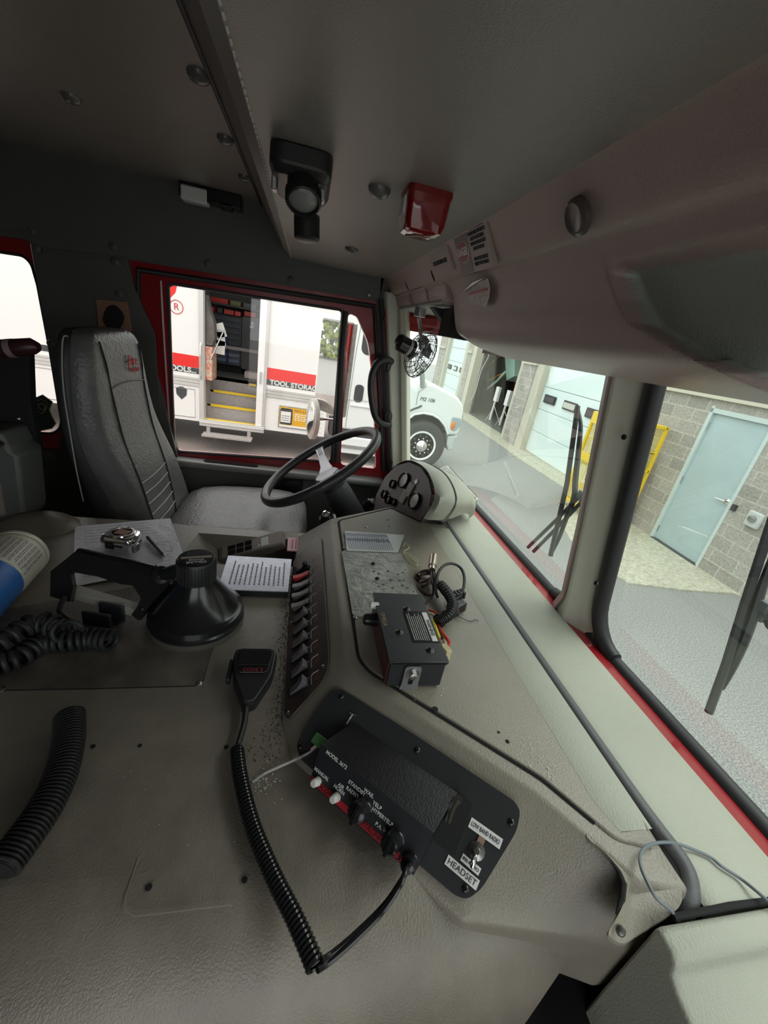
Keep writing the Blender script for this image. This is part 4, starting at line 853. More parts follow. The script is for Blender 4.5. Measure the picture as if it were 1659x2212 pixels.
# centre console body
CZ = -.487
Tp = [(-1.03,.106),(-.500,.106),(-.462,.118),(-.275,.328),(-.198,.385),(-.176,.400),(-.165,.455),(-1.055,.455),(-1.055,.375),(-1.155,.30)]
B1 = [(-1.06,.018),(-.455,.010),(-.395,.036),(-.205,.232),(-.168,.355),(-.152,.395),(-.148,.46),(-1.075,.46),(-1.10,.40),(-1.20,.30)]
M1r_unused = [(-1.045,.066),(-.473,.063),(-.424,.084),(-.238,.280),(-.17,.385),(-.145,.405),(-.135,.457),(-1.065,.457),(-1.078,.385),(-1.18,.30)]
def flare(d): return [(x+(d if i in (2,3) else 0)*.75, y-(d if i in (2,3) else 0)*.65) for i,(x,y) in enumerate(B1)]
b = MB(); b.loft([[(x,y,-.66) for x,y in B1],[(x,y,HZ-.004) for x,y in flare(.014)],[(x,y,HZ+.001) for x,y in flare(.007)],[(x+(u-x)*.12,y+(v-y)*.12,HZ+.010) for (x,y),(u,v) in zip(B1,Tp)],[(x,y,CZ) for x,y in Tp]]); b.build('console_body', M_cons, dsb, bevel=.014, seg=4, ang=50)
# raised top panel with groove round it
Tq = [(-1.015,.128),(-.500,.128),(-.472,.142),(-.292,.345),(-.215,.40),(-.20,.452),(-1.04,.452),(-1.04,.378),(-1.135,.30)]
b = MB(); b.prism(rpoly(Tq,.012),CZ-.002,CZ+.0035); b.build('console_top_panel', M_cons, dsb, bevel=.003, seg=3)
b = MB(); b.tube([(x,y,CZ+.0008) for x,y in rpoly([(-1.05,.386),(-1.140,.300),(-1.018,.1255),(-.499,.1255),(-.470,.140),(-.290,.344),(-.225,.392)],.012)[4:-4]],.0022,5); b.build('panel_groove', M_darkcloth, dsb)
b = MB(); b.loft([[(x,.456-(.456-ys)*t,CZ+dz) for t,dz in ((1,.0032),(.90,.0005),(.84,.003),(.8,.0045),(0,.0035))] for x,ys in ((-1.02,.385),(-.26,.385),(-.235,.395),(-.222,.40))], cap=False, closed=False); b.build('crease_strip', M_dash, dsb)
# rubber strip
gp = [Vector((-1.118,.462,lz+.008)),Vector((-.9,.464,lz+.008)),Vector((-.6,.465,lz+.008)),Vector((-.30,.466,lz+.008)),Vector((-.23,.47,lz+.006)),Vector((-.192,.477,lz+.002)),Vector((-.172,.470,lz-.003)),Vector((-.160,.458,lz-.010)),Vector((-.156,.448,lz-.025)),Vector((-.157,.440,lz-.045)),Vector((-.162,.432,lz-.08))]
b = MB(); b.tube(cat(gp,6),.011,10); b.build('rubber_edge_strip', M_rubg, dsb)
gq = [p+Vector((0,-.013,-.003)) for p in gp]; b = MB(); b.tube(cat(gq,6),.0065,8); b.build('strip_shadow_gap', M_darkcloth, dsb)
# console holes / marks
for u,v,r in ((855,1160,.0028),(838,1123,.0025),(755,1240,.003),(940,1532,.0045),(1096,1602,.003),(1077,1582,.002),(840,1137,.002)):
    b = MB(); b.lathe([(r,0),(r,.0006)],hz(u,v,CZ+.0035),(0,0,1),12); b.build('screw_hole', M_darkcloth, dsb)
for u,v in ((791,1139),(744,1184),(767,1335)): screw(dsb, hz(u,v,CZ+.0035), Z3, .0045)
b = MB(); p = hz(1340,2010,-.506); b.lathe([(.005,0),(.004,.002),(0,.003)],p,(.3,-.5,.8),14); b.build('trim_screw', M_steel, dsb)
# corner tongue at the right end of the console
tq = [(1262,1800,-.4915),(1300,1842,-.490),(1322,1866,-.488),(1340,1890,-.490),(1348,1915,-.493),(1345,1950,-.498),(1330,1985,-.504),(1311,2018,-.512),(1322,2034,-.520),(1345,2042,-.526),(1380,2020,-.520),(1430,1990,-.508),(1462,1965,-.50),(1470,1935,-.494),(1455,1890,-.490),(1425,1840,-.489),(1395,1790,-.487),(1355,1735,-.4915),(1318,1738,-.4915)]
tp_ = cat([hz(*q)+Vector((0,0,.0045)) for q in tq],4,closed=True); cN = sum(tp_,Vector())/len(tp_)+Vector((0,0,.0)); n_ = len(tp_)
b = MB(); b.add([cN]+tp_+[p-Vector((0,0,.006)) for p in tp_],[(0,i+1,(i+1)%n_+1) for i in range(n_)]+[(i+1,i+1+n_,(i+1)%n_+1+n_,(i+1)%n_+1) for i in range(n_)]); tgu = b.build('corner_tongue', M_cons, dsb, bevel=.003, seg=3, ang=60)
b = MB(); b.tube([hz(*q)+Vector((0,0,.003)) for q in ((1316,1864,-.488),(1334,1886,-.490),(1344,1912,-.493),(1341,1945,-.498),(1328,1978,-.504))],[.0008,.002,.0038,.0034,.0008],8); b.build('tear_gap', M_darkcloth, tgu)
# passenger dash
pp = [(-.146,-1.0),(-.146,-.501),(-.142,-.496),(-.124,-.497),(-.118,-.502),(-.115,-.515),(-.106,-.521),(-.04,-.540),(XR-.04,-.56),(XR-.04,-1.0)]
b = MB(); b.loft([[(x+ (0 if y>.405 else (.001 if i<2 else 0)),y,z-(0 if y>.405 else .003)) for i,(x,z) in enumerate(pp)] for y in (.398,.406,.50,.622)]); pdash = tg(b.build('passenger_dash', M_dash, bevel=.003, seg=3, ang=50), 'grey moulded passenger side dash at the lower right corner', 'dashboard')
b = MB(); b.tube([(-.150,.425,-.500),(-.151,.50,-.4975),(-.151,.62,-.506)],.0035,8); b.build('seam_gap', M_darkcloth, dsb)
for u,v,r,zz in ((1548,2163,.0035,-.5275),(1655,2120,.003,-.528),(1600,2140,.0015,-.527)):
    p = hz(u,v,zz); M = fr(p,X3,Y3); pl_ = [(r*random.uniform(.5,1.5)*math.cos(a*.52),r*random.uniform(.5,1.5)*math.sin(a*.52)) for a in range(12)]
    b = MB(M); b.prism(pl_,-.004,.0012); ch_ = b.build('chipped_spot', M_label, pdash); b = MB(M); b.lathe([(r*.4,.0013),(r*.4,.0016),(0,.0016)]); b.build('hole', M_darkcloth, ch_)
# instrument pod
pod = T('instrument_pod', 'grey hooded instrument cluster in front of the steering wheel', 'instrument cluster', (-1.28,.42,-.55))
rimp = [(812,1092),(815,1070),(830,1040),(850,1012),(868,999),(885,995),(903,1001),(920,1014),(933,1038),(939,1068),(932,1092),(915,1118)]
PY = .365; PN = Vector((-.15,-1,.12)).normalized(); PC = Vector((-1.25,PY,-.45))
R0 = [hp(u,v,PC,PN) for u,v in rimp]
R0 = [Vector(p) for p in cat(R0,4)]
cen = Vector((-1.70,PY,-.58))
def scale_to(R, s, dy, dz, c=cen, sz=None): return [Vector((c.x+(p.x-c.x)*s, p.y+dy, c.z+(p.z-c.z)*(sz or s)+dz)) for p in R]
secs = [R0, scale_to(R0,1.015,-.004,0), scale_to(R0,1.03,.004,.0), scale_to(R0,1.02,.03,0), scale_to(R0,.98,.06,0,sz=.96), scale_to(R0,.93,.10,0,sz=.89), scale_to(R0,.85,.15,0,sz=.80), scale_to(R0,.76,.20,-.003,sz=.70), scale_to(R0,.70,.24,-.01,sz=.6), scale_to(R0,.66,.26,-.02,sz=.5)]
b = MB(); b.loft(secs, cap=False, closed=False); b.build('pod_hood', M_dash, pod, ang=60)
b = MB(); b.loft([R0, scale_to(R0,.985,.02,-.006), scale_to(R0,.97,.07,-.012)], cap=False, closed=False); b.build('inner_lip', mat('pod_inner',(.16,.145,.13),.5), pod, ang=60)
b = MB(); b.tube(scale_to(R0,.975,.064,.001,sz=.955),.0022,5); b.build('pod_seam', M_rub, pod)
IP = PC+Vector((.0,.045,0)); PN2 = Vector((.28,-1,.35)).normalized(); gpts = [hp(u,v,IP,PN2) for u,v in ((806,1112),(812,1070),(832,1030),(856,1006),(884,998),(910,1010),(926,1035),(932,1066),(924,1100),(905,1130))]
Mg = fr(hp(880,1060,IP,PN),(1,0,0),PN.cross(X3)*-1 if (PN.cross(X3)).z>0 else PN.cross(X3)); 
zax = Mg.col[2].to_3d()
Mg = fr(hp(870,1060,IP,PN2), Vector((1,.28,0)), Vector((0,.35,1)));
if 0 and Mg.col[2].to_3d().dot(PN) < 0: Mg = fr(hp(870,1060,IP,PN), Vector((1,-.15,0)), Vector((0,.12,1)))
nz = 1
b = MB(Mg); b.prism(loc2(Mg,gpts),-.004*nz,0); gpanel = b.build('gauge_panel', M_panel, pod)
def gauge(u,v,r,face,m=None):
    p = Mg.inverted() @ hp(u,v,IP,PN2); x,y = p.x,p.y
    b = MB(Mg); b.lathe([(r,0),(r*1.02,.008*nz),(r*.9,.010*nz),(r*.86,.004*nz),(0,.004*nz)],(x,y,0),(0,0,1),28); gg = b.build('gauge', M_blkg, pod)
    b = MB(Mg); b.lathe([(r*.85,.0042*nz),(0,.005*nz)],(x,y,0),(0,0,1),24); b.build('dial', face, gg)
    b = MB(Mg); b.box((x+r*.2,y+r*.15,.0062*nz),(r*.7,r*.07,.001)); b.build('needle', M_wtxt, gg)
gauge(874,1038,.030,M_gaugew); gauge(850,1046,.017,M_gauge); gauge(832,1068,.017,M_gauge); gauge(840,1080,.016,M_gauge); gauge(852,1085,.014,M_gauge); gauge(897,1082,.030,M_gaugew)
for u,v in ((886,1058),(873,1073)):
    p = Mg.inverted() @ hp(u,v,IP,PN2); b = MB(Mg); b.box((p.x,p.y,.003*nz),(.035,.05,.006)); b.build('indicator_panel', M_beige, pod, bevel=.002)
p = Mg.inverted() @ hp(900,1041,IP,PN2); b = MB(Mg)
for a in (0,.785,1.57,2.356): b.box((0,0,0),(.02,.003,.002), tr(p.x,p.y,.002*nz)@Matrix.Rotation(a,4,'Z'))
b.build('cross_emblem', M_alu, pod)
# left dash lower behind wheel
b = MB(); b.loft([[(x,y,z) for y,z in ((.40,-.72),(.50,-.66),(.6,-.66),(.6,-1.1),(.46,-1.1),(.38,-.85))] for x in (XW+.02,-1.10)]); b.build('lower_panel', mat('lower_dash_grey',(.12,.12,.11),.5,bump=.3,bscale=400), pod, bevel=.03, seg=3)
# metal clipboard
cb = T('clipboard_case', 'silver metal clipboard case lying on the instrument hood', 'clipboard', hy(965,1010,.55))
c1_,c2_,c3_ = hz(880,994,-.40), hz(966,1006,-.385), hz(1033,1078,-.40)
c1_ = Vector((-1.56,.445,-.415)); 
A = hz(882,991,-.415); Bq = hz(966,1004,-.388); Cc = hz(1034,1077,-.428)
M = fr(Bq, Cc-Bq, A-Bq); 
n_ = M.col[2].to_3d(); sgn = 1 if n_.z>0 else -1
Lx = (Cc-Bq).length; Ly = (M.inverted()@A).y
b = MB(M); b.prism(rrect(0,0,Lx,Ly,.008),-.016*sgn,0); b.build('case', mat('case_aluminium',(.78,.77,.66),.35,metal=.5,var=.35,vscale=40), cb, bevel=.003)
b = MB(M); b.bb((.01,-.003,-.013*sgn),(Lx-.01,0,-.004*sgn)); b.build('edge_slot', M_chr, cb)
b = MB(M); b.prism(rrect(.01,.01,Lx-.01,Ly-.01,.006),0,.002*sgn); b.build('lid_sheet', mat('case_sheet',(.68,.68,.6),.5,var=.5,vscale=50), cb)
# ================================================================ STEERING WHEEL
al = math.radians(36); WC = hx(692,1003,-1.38); wd = Vector((0,math.cos(al),math.sin(al))); wn = Vector((0,-math.sin(al),math.cos(al)))
sw = T('steering_wheel', 'black two-spoke steering wheel with silver spokes and hub', 'steering wheel', WC)
RW = .222
b = MB(); b.tube([WC+X3*RW*math.cos(a*math.pi/32)+wd*RW*math.sin(a*math.pi/32) for a in range(64)],.0165,12,closed=True); b.build('rim', mat('wheel_rubber',(.03,.03,.032),.38), sw)
HB = WC-wn*.045
for s in (-1,1):
    b = MB(); secs = []
    for t,hwid,hh in ((.035,.030,-.045),(.09,.020,-.042),(.14,.015,-.02),(.19,.016,-.004),(.215,.022,0)):
        c = WC+X3*s*t+wn*hh; secs.append([c+wd*hwid+wn*.004,c-wd*hwid+wn*.004,c-wd*hwid-wn*.004,c+wd*hwid-wn*.004])
    b.loft(secs); spk = b.build('spoke', mat('spoke_silver',(.30,.30,.33),.35,metal=.6), sw, bevel=.002)
    for k in (-1,0,1):
        b = MB(); b.tube([WC+X3*s*t+wn*h+wd*.006*k for t,h in ((.15,-.011),(.2,.003))],.0012,4); b.build('groove', M_blk, spk)
b = MB(); b.lathe([(.045,-.03),(.045,.0),(.042,.004),(.0,.005)],HB,wn,32); b.build('hub_cap', mat('spoke_silver',(.5,.5,.53),.25,metal=.8), sw)
b = MB(); b.lathe([(.05,-.05),(.05,-.008),(.045,-.004)],HB,wn,32); b.build('hub_collar', M_blk, sw)
b = MB(); b.lathe([(.048,-.05),(.052,-.08),(.052,-.24),(.058,-.245),(.058,-.42)],HB,wn,28); b.build('steering_column', mat('column_black',(.04,.042,.045),.42,bump=.2,bscale=300), sw)
p0 = hx(795,1092,-1.30); b = MB(); b.lathe([(.018,-.01),(.022,0),(.022,.012),(.012,.016),(.01,.04)],p0,(.5,.2,.6),18); b.cyl(p0,p0+Vector((-.06,.03,-.06)),.006,8); b.build('stalk_knob', M_blkg, sw)
p0 = hz(708,1120,-.60); sk = T('shift_knob', 'black round control knob beside the steering column', 'knob', p0)
b = MB(); b.lathe([(.028,0),(.03,.004),(.022,.012),(.02,.016)],p0,(.35,-.35,.8),22); b.build('bezel', M_blkg, sk)
b = MB(); b.lathe([(.012,.01),(.014,.025),(.008,.034),(0,.036)],p0,(.35,-.35,.8),18); b.build('button', M_chr, sk)
b = MB(); b.loft([[(x,y,z) for x,y,z in ((-1.24,.10,-.66),(-1.12,.11,-.62),(-1.1,.30,-.60),(-1.24,.34,-.64))],[(x,y,z) for x,y,z in ((-1.26,.08,FL),(-1.11,.09,FL),(-1.1,.34,FL),(-1.26,.36,FL))]]); tg(b.build('cowl_panel', mat('lower_dash_grey',(.16,.165,.15),.5), bevel=.03, seg=3), 'grey lower cowl panel beside the steering column', 'panel')
# ================================================================ FAN
fn = T('cab_fan', 'small metal caged fan hanging under the overhead console', 'fan', hx(905,690,-1.45))
F0 = hx(905,688,-1.42); FC = hx(893,752,-1.40)
b = MB(); b.cyl(F0+Vector((0,0,.06)),F0+Vector((0,0,.005)),.016,10,.020); b.build('mount', M_alu, fn)
b = MB(); b.tube(cat([F0,F0+Vector((.01,.01,-.03)),hx(908,722,-1.40),hx(914,745,-1.39),hx(908,775,-1.39)],6),.0045,8,flat=2); b.build('bracket', M_alu, fn)
fa = (Vector((.35,-.75,.1))).normalized()*-1    # fan blows forward-right; cage side
motc = hx(885,752,-1.40); fa = (hx(915,768,-1.46)-motc).normalized()
fa = Vector((-.25,.93,-.28)).normalized()
b = MB(); b.lathe([(.0,-.052),(.022,-.05),(.026,-.045),(.026,0),(.028,.002),(.028,.01),(0,.012)],motc,fa,28); mt = b.build('motor', M_blkg, fn)
b = MB(); b.lathe([(.0265,-.012),(.0265,-.002)],motc,fa,28); b.build('motor_label', mat('motor_label',(.4,.4,.36),.5), mt)
cc = motc+fa*.045; e1 = fa.orthogonal().normalized(); e2 = fa.cross(e1)
def cpt(r,a,h): return cc+fa*h+(e1*math.cos(a)+e2*math.sin(a))*r
b = MB(); RC=.078
prof_c = [(.012,-.030),(.04,-.028),(.065,-.018),(RC,0),(.065,.018),(.04,.028),(.012,.030)]
for k in range(22):
    a = k*math.pi/11
    b.tube([cpt(r,a+.35*(h*10),h) for r,h in prof_c],.0011,4)
for r,h in ((.03,-.029),(.03,.029),(.055,-.023),(.055,.023),(RC,0),(RC,.006),(.07,.013),(.07,-.013)): b.tube([cpt(r,k*math.pi/16,h) for k in range(32)],.0013,4,closed=True)
b.build('wire_cage', mat('cage_wire',(.25,.25,.24),.25,metal=.9), fn)
b = MB()
for k in range(4):
    a = k*math.pi/2+.4; b.add([cpt(.012,a,-.008),cpt(.06,a-.35,-.010),cpt(.066,a+.1,.0),cpt(.05,a+.5,.010),cpt(.012,a+.5,.006)],[(0,1,2,3,4)])
b.build('blades', mat('fan_blade',(.5,.56,.6),.2,metal=.6), fn)
# ================================================================ DOOR MIRRORS OUTSIDE
mr = T('round_mirror', 'round convex mirror outside the driver window', 'mirror', hx(672,905,-2.05))
mc = hx(672,905,-2.05); mn = Vector((.22,-.97,.0)).normalized(); 
b = MB(); b.lathe([(.098,-.02),(.10,0),(.094,.004)],mc,mn,36); b.build('housing', M_white, mr)
b = MB(); b.lathe([(.094,.003),(.07,.006),(.04,.009),(0,.010)],mc,mn,36); b.build('mirror_glass', M_mirror, mr, ang=180)
am = hx(704,905,-2.05)
b = MB(); b.cyl(mc-mn*.02,am,.007,8); b.cyl(am,am+Vector((0,.05,.0)),.006,8); b.build('arm', M_chr, mr)
fm = T('flat_mirror', 'tall rectangular door mirror with a lamp strip outside the driver window', 'mirror', hx(705,880,-2.08))
tl, bl2 = hx(691,688,-2.08), hx(679,880,-2.08); nn = Vector((.86,-1,0)).normalized(); ux = Vector((1,.86,0)).normalized()*.0+nn.cross(Z3)*-1
H_ = tl.z-bl2.z; Mm = fr(Vector((bl2.x,bl2.y,bl2.z)), Vector((-nn.y,nn.x,0))*(-1 if -nn.y*0+nn.x*1<0 else 1), Z3)
Wm = .15
b = MB(Mm); b.prism(rrect(-.006,-.006,Wm+.045,H_+.01,.012),-.03,-.002) ; b.build('housing', M_alu, fm, bevel=.004)
b = MB(Mm); b.bb((0,0,-.002),(Wm,H_,.002)); b.build('mirror_glass', M_mirror, fm)
b = MB(Mm); b.bb((Wm+.002,0,-.002),(Wm+.022,H_,.004)); b.build('lamp_strip', M_char, fm)
b = MB(Mm); b.bb((Wm+.024,0,-.002),(Wm+.036,H_,.006)); b.build('red_reflector', M_redw, fm)
b = MB(Mm)
for k in range(9): b.bb((Wm+.008,H_*(k+.5)/9-.004,.004),(Wm+.016,H_*(k+.5)/9+.004,.006))
b.build('lamp_dots', M_label, fm)
b = MB(); q0 = Mm@Vector((Wm,0,-.01)); b.tube(cat([q0,q0+Vector((-.02,.01,-.06)),q0+Vector((.0,.02,-.12)),q0+Vector((.08,.04,-.2))],5),.006,6); b.build('wiring', M_rub, fm)
# ================================================================ WIPERS
def wiper(blade, bridge, arms, pivot, label, Y=.74):
    t = T('windshield_wiper', label, 'wiper', hy(*blade[-1],Y))
    b = MB(); b.tube([hy(u,v,Y) for u,v in blade],.0068,6); b.build('blade', M_rub, t)
    b = MB(); L = cat([hy(u,v,Y+.012) for u,v in bridge],5); m = len(L); b.tube(L,[.0035+.0045*math.sin(math.pi*i/(m-1)) for i in range(m)],6); b.build('bridge', M_blk, t)
    for ar in arms:
        b = MB(); b.tube([hy(u,v,Y+.02) for u,v in ar],.0055,8,flat=.7); b.build('arm', M_char, t)
    p = hy(*pivot,Y+.015); b = MB(); b.box(p,(.022,.014,.018)); b.box(p+Vector((.006,.004,-.016)),(.012,.016,.020)); b.cyl(p+Vector((-.015,0,-.012)),p+Vector((.030,0,-.010)),.006,10); b.cyl(p+Vector((.022,-.006,-.006)),p+Vector((.022,.012,-.006)),.009,12); b.build('pivot_bracket', mat('wiper_grey',(.10,.12,.13),.4), t, bevel=.002)
    return t
wiper([(1248,877),(1225,1043),(1189,1201)],[(1250,885),(1254,914),(1252,950),(1243,1036),(1240,1075),(1225,1114),(1209,1159),(1194,1192)], [[(1262,1062),(1205,1120),(1140,1183)],[(1268,1072),(1215,1128),(1152,1192)]], (1258,1068), 'left wiper with twin arms in front of the yellow cage')
wiper([(1700,1030),(1659,1152),(1608,1308),(1569,1433),(1531,1539)],[(1690,1150),(1654,1245),(1625,1335),(1604,1391),(1583,1441),(1560,1488)], [[(1645,1310),(1662,1352),(1700,1390)]], (1648,1308), 'right wiper at the right edge of the view')
# ================================================================ REAR CORNER OBJECTS (left edge)
pb = T('black_partition', 'black upright panel between front and rear seats at the left edge', 'partition', (-1.0,-.95,FL))
pbp = [(hx(u,v,-1.15).y, hx(u,v,-1.15).z) for u,v in ((-60,760),(60,765),(64,860),(84,1000),(92,1112),(-60,1130))]
b = MB(fr((-1.15,0,0),(0,1,0),(0,0,1))); b.prism(pbp,-.03,0); b.build('panel', M_darkcloth, pb, bevel=.004)
for u,v in ((39,905),(58,1027)): screw(pb, hx(u,v,-1.15), X3, .006, M_steel)
b = MB(); b.tube([hx(-60,758,-1.12),hx(30,752,-1.12),hx(70,748,-1.12),hx(84,750,-1.12)],[.02,.02,.018,.010],14)
pt = tg(b.build('padded_bar', mat('dark_red_pad',(.05,.012,.016),.35)), 'dark red padded bar across the rear side window', 'bar')
b = MB(); b.tube([hx(18,753,-1.12),hx(32,752,-1.12)],.0205,14); b.build('bar_label', mat('bar_label',(.25,.2,.2),.5), pt)
rc = T('rear_console', 'grey moulded seat console at the left edge', 'console', (-.95,-.85,HZ))
rp_ = [(hx(u,v,-1.05).y, hx(u,v,-1.05).z) for u,v in ((-70,930),(2,935),(22,975),(38,985),(52,1105),(50,1128),(-70,1160))]
b = MB(fr((-1.05,0,0),(0,1,0),(0,0,1))); b.prism(rp_,-.1,0); b.build('shell', mat('console_dark',(.12,.125,.12),.45,bump=.3,bscale=400), rc, bevel=.012, seg=3)
b = MB(fr((-1.05,0,0),(0,1,0),(0,0,1))); b.prism([(hx(u,v,-1.05).y, hx(u,v,-1.05).z) for u,v in ((-60,1030),(2,1045),(14,1110),(-60,1135))],0,.004); b.build('side_pad', mat('pinkish_pad',(.30,.24,.22),.6), rc)
b = MB(); b.tube([hx(-4,965,-1.04),hx(4,958,-1.04)],.006,8); b.build('latch', M_chr, rc)
# ================================================================ THINGS ON THE COVER
# paper
PZ = HZ+.002
pc = [hz(162,1262,PZ), hz(397,1208,PZ), hz(367,1120,PZ), hz(162,1138,PZ)]
pc = [hz(162,1138,PZ)+ (hz(397,1208,PZ)-hz(367,1120,PZ)).normalized()*.275, hz(397,1208,PZ), hz(367,1120,PZ), hz(162,1138,PZ)]
pp_ = T('paper_form', 'white printed form lying under the tape measure and spotlight', 'paper', pc[3])
Mp = fr(pc[3], pc[2]-pc[3], pc[3]-pc[0]); 
wv = .2159; hv=.274
b = MB(Mp)
N_=12; vs=[];fs=[]
for j in range(N_+1):
    for i in range(N_+1):
        x=wv*i/N_; y=-hv*j/N_; vs.append((x,y,.001+.002*math.sin(i*.9+j*.4)*math.sin(j*.7)**2))
for j in range(N_):
    for i in range(N_): k=j*(N_+1)+i; fs.append((k,k+1,k+N_+2,k+N_+1))
b.add(vs,fs); b.build('sheet', M_paper, pp_)
b = MB(); lines(b, Mp@tr(0,0,.0042), .02, .195, [-.022-.0155*k for k in range(6)], .0016, .5)
lines(b, Mp@tr(0,0,.0042), .02, .195, [-.135-.006*k for k in range(20)], .0013, .3); b.build('printed_lines', M_inkl, pp_)
b = MB(Mp@tr(.165,-.14,.0042)); b.tube([(0,0,0),(.03,0,0),(.03,-.05,0),(0,-.05,0)],.0004,4,closed=True); b.build('printed_box', M_inkl, pp_)
# tape measure
tm = hz(262,1205,PZ+.002)
tl_ = hz(218,1205,PZ+.004); tr__ = hz(300,1220,PZ+.004); bk = hz(312,1165,PZ+.004)
Mt = fr(Vector(((tl_.x+bk.x)/2,(tl_.y+bk.y)/2,PZ+.006)), tr__-tl_, bk-tr__)
if Mt.col[2].z < 0: Mt = Mt @ Matrix.Diagonal((1,-1,-1,1)) 
tp = T('tape_measure', 'chrome tape measure lying flat on the white form', 'tape measure', Mt.to_translation(), M=Mt)
o_ = rpoly([(-.038,-.03),(.036,-.03),(.04,-.005),(.03,.03),(-.02,.034),(-.038,.015)],.014)
b = MB(Mt); b.loft([[(x*.96,y*.96,0) for x,y in o_],[(x,y,.004) for x,y in o_],[(x,y,.03) for x,y in o_],[(x*.93,y*.93,.037) for x,y in o_],[(x*.8,y*.8,.040) for x,y in o_]]); b.build('case', M_chr, tp, ang=25)
b = MB(Mt); b.lathe([(.027,.039),(.026,.043),(.021,.043),(.020,.040),(0,.040)],(0,0,0),(0,0,1),32); b.build('bezel_ring', M_chr, tp)
b = MB(Mt); b.bb((-.014,-.012,.0405),(.015,.012,.0425)); b.build('badge', M_tape, tp, bevel=.002)
b = MB(Mt); b.bb((-.022,-.0325,.010),(-.002,-.029,.028)); b.build('lock_button', M_blkg, tp, bevel=.002); b = MB(Mt); b.bb((.0,-.032,.018),(.018,-.029,.022)); b.build('slot', M_blkg, tp)
b = MB(Mt); b.bb((.036,-.024,.004),(.043,-.004,.024)); b.build('end_hook', M_steel, tp, bevel=.002)
# pen
a_,c_ = hz(318,1160,PZ+.008), hz(356,1202,PZ+.006); pn = T('pen', 'grey ballpoint pen leaning by the tape measure', 'pen', c_)
d_ = (c_-a_).normalized(); Lp=(c_-a_).length
b = MB(); b.lathe([(.0035,0),(.0045,.003),(.0048,Lp*.8),(.004,Lp*.92)],a_,d_,14); b.build('barrel', mat('pen_grey',(.06,.06,.065),.35), pn)
b = MB(); b.lathe([(.004,Lp*.9),(.0015,Lp),(.0,Lp+.002)],a_,d_,12); b.build('tip', M_chr, pn)
# spotlight
SC_ = Vector((-.685,-.165,HZ)); 
sp = T('handheld_spotlight', 'black handheld spotlight standing face down on the engine cover', 'spotlight', SC_)
b = MB(); b.lathe([(.082,.001),(.086,.004),(.086,.018),(.083,.022),(.086,.024),(.083,.034),(.079,.037),(.074,.040),(.034,.098),(.033,.104)],SC_,(0,0,1),48); b.build('reflector_housing', M_blkg, sp, ang=30)
b = MB(); b.lathe([(.087,.0),(.0875,.012),(.086,.0125)],SC_,(0,0,1),48); b.build('clear_rim', mat('rim_smoke',(.10,.095,.085),.15), sp)
b = MB(); 
pr_ = [(.034,.098),(.034,.142),(.031,.145)]
b.lathe([(.033,.096),(.0335,.10),(.0335,.140),(.0315,.144),(.0,.1445)],SC_,(0,0,1),48)
for k in range(40):
    a = k*math.pi/20; b.cyl(SC_+Vector((.0335*math.cos(a),.0335*math.sin(a),.1)),SC_+Vector((.0335*math.cos(a),.0335*math.sin(a),.139)),.0012,5)
capo = b.build('ribbed_cap', M_blk, sp)
b = MB(); b.lathe([(.029,.1446),(.029,.1452),(0,.1454)],SC_,(0,0,1),32); b.build('cap_label', M_blkg, capo)
ML = fr(SC_+Vector((0,0,.1455)), Vector((.25,-1,0)), Vector((1,.25,0)))
b = MB(ML); b.bb((-.026,-.004,0),(.026,.004,.0003)); b.build('label_band', mat('bronze_label',(.30,.24,.18),.4), capo)
text('COLLINS', ML@tr(0,.017,.0004), .0085, M_wtxt, capo); text('DYNAMICS', ML@tr(0,.009,.0004), .005, M_wtxt, capo)
b = MB(); lines(b, ML@tr(0,0,.0003), -.02,.02,[-.009,-.013,-.017],.0012,.3); b.build('small_print', M_inkl, capo)
# handle frame: flat black bracket standing beside
H0 = SC_+Vector((-.0,-.045,.10)); 
hpl = [(330,1232),(300,1222),(250,1212),(170,1193),(150,1210),(120,1235),(118,1288),(140,1295),(158,1300),(165,1268),(160,1236),(215,1246),(262,1262),(288,1265),(305,1292),(296,1312),(284,1328),(300,1341),(330,1300),(360,1270),(372,1240)]
HPp = Vector((-.70,-.30,-.50)); HN = Vector((.80,-.10,.60)).normalized()
pts = [hp(u,v,HPp,HN) for u,v in hpl]; Mh = fr(pts[0],Vector((0,1,0)),Z3 - HN*HN.z)
if Mh.col[2].to_3d().dot(HN)<0: Mh = Mh @ Matrix.Diagonal((-1,1,-1,1))
b = shape(loc2(Mh,pts),[],.014,Mh@tr(0,0,-.014)); b.build('handle_frame', M_blkg, sp, bevel=.004, seg=2)
gpts = [hp(u,v,HPp,HN) for u,v in ((165,1196),(250,1214),(330,1233))]; b = MB(); b.tube([p-HN*.006 for p in gpts],.012,12); b.build('grip', M_blkg, sp)
for u,v in ((215,1240),(125,1262),(306,1315)): screw(sp, hp(u,v,HPp,HN), HN, .004, M_blkg)
p = hp(348,1242,HPp,HN); b = MB(); b.lathe([(.017,-.03),(.017,.004),(.013,.006)],p,HN,20); b.build('pivot', M_blk, sp); screw(sp, p+HN*.006, HN, .007, M_bronze)
b = MB(); b.cyl(p-HN*.005, SC_+Vector((-.0,-.02,.12)),.013,12); b.build('neck', M_blk, sp)
b = MB(); q = [hz(u,v,HZ+.02) for u,v in ((165,1275),(290,1318))]
b.tube([hp(u,v,HPp-HN*.02,HN) for u,v in ((150,1275),(297,1318))],.008,4,flat=1.6); b.build('lower_bar', mat('grey_bar',(.45,.42,.38),.4), sp)
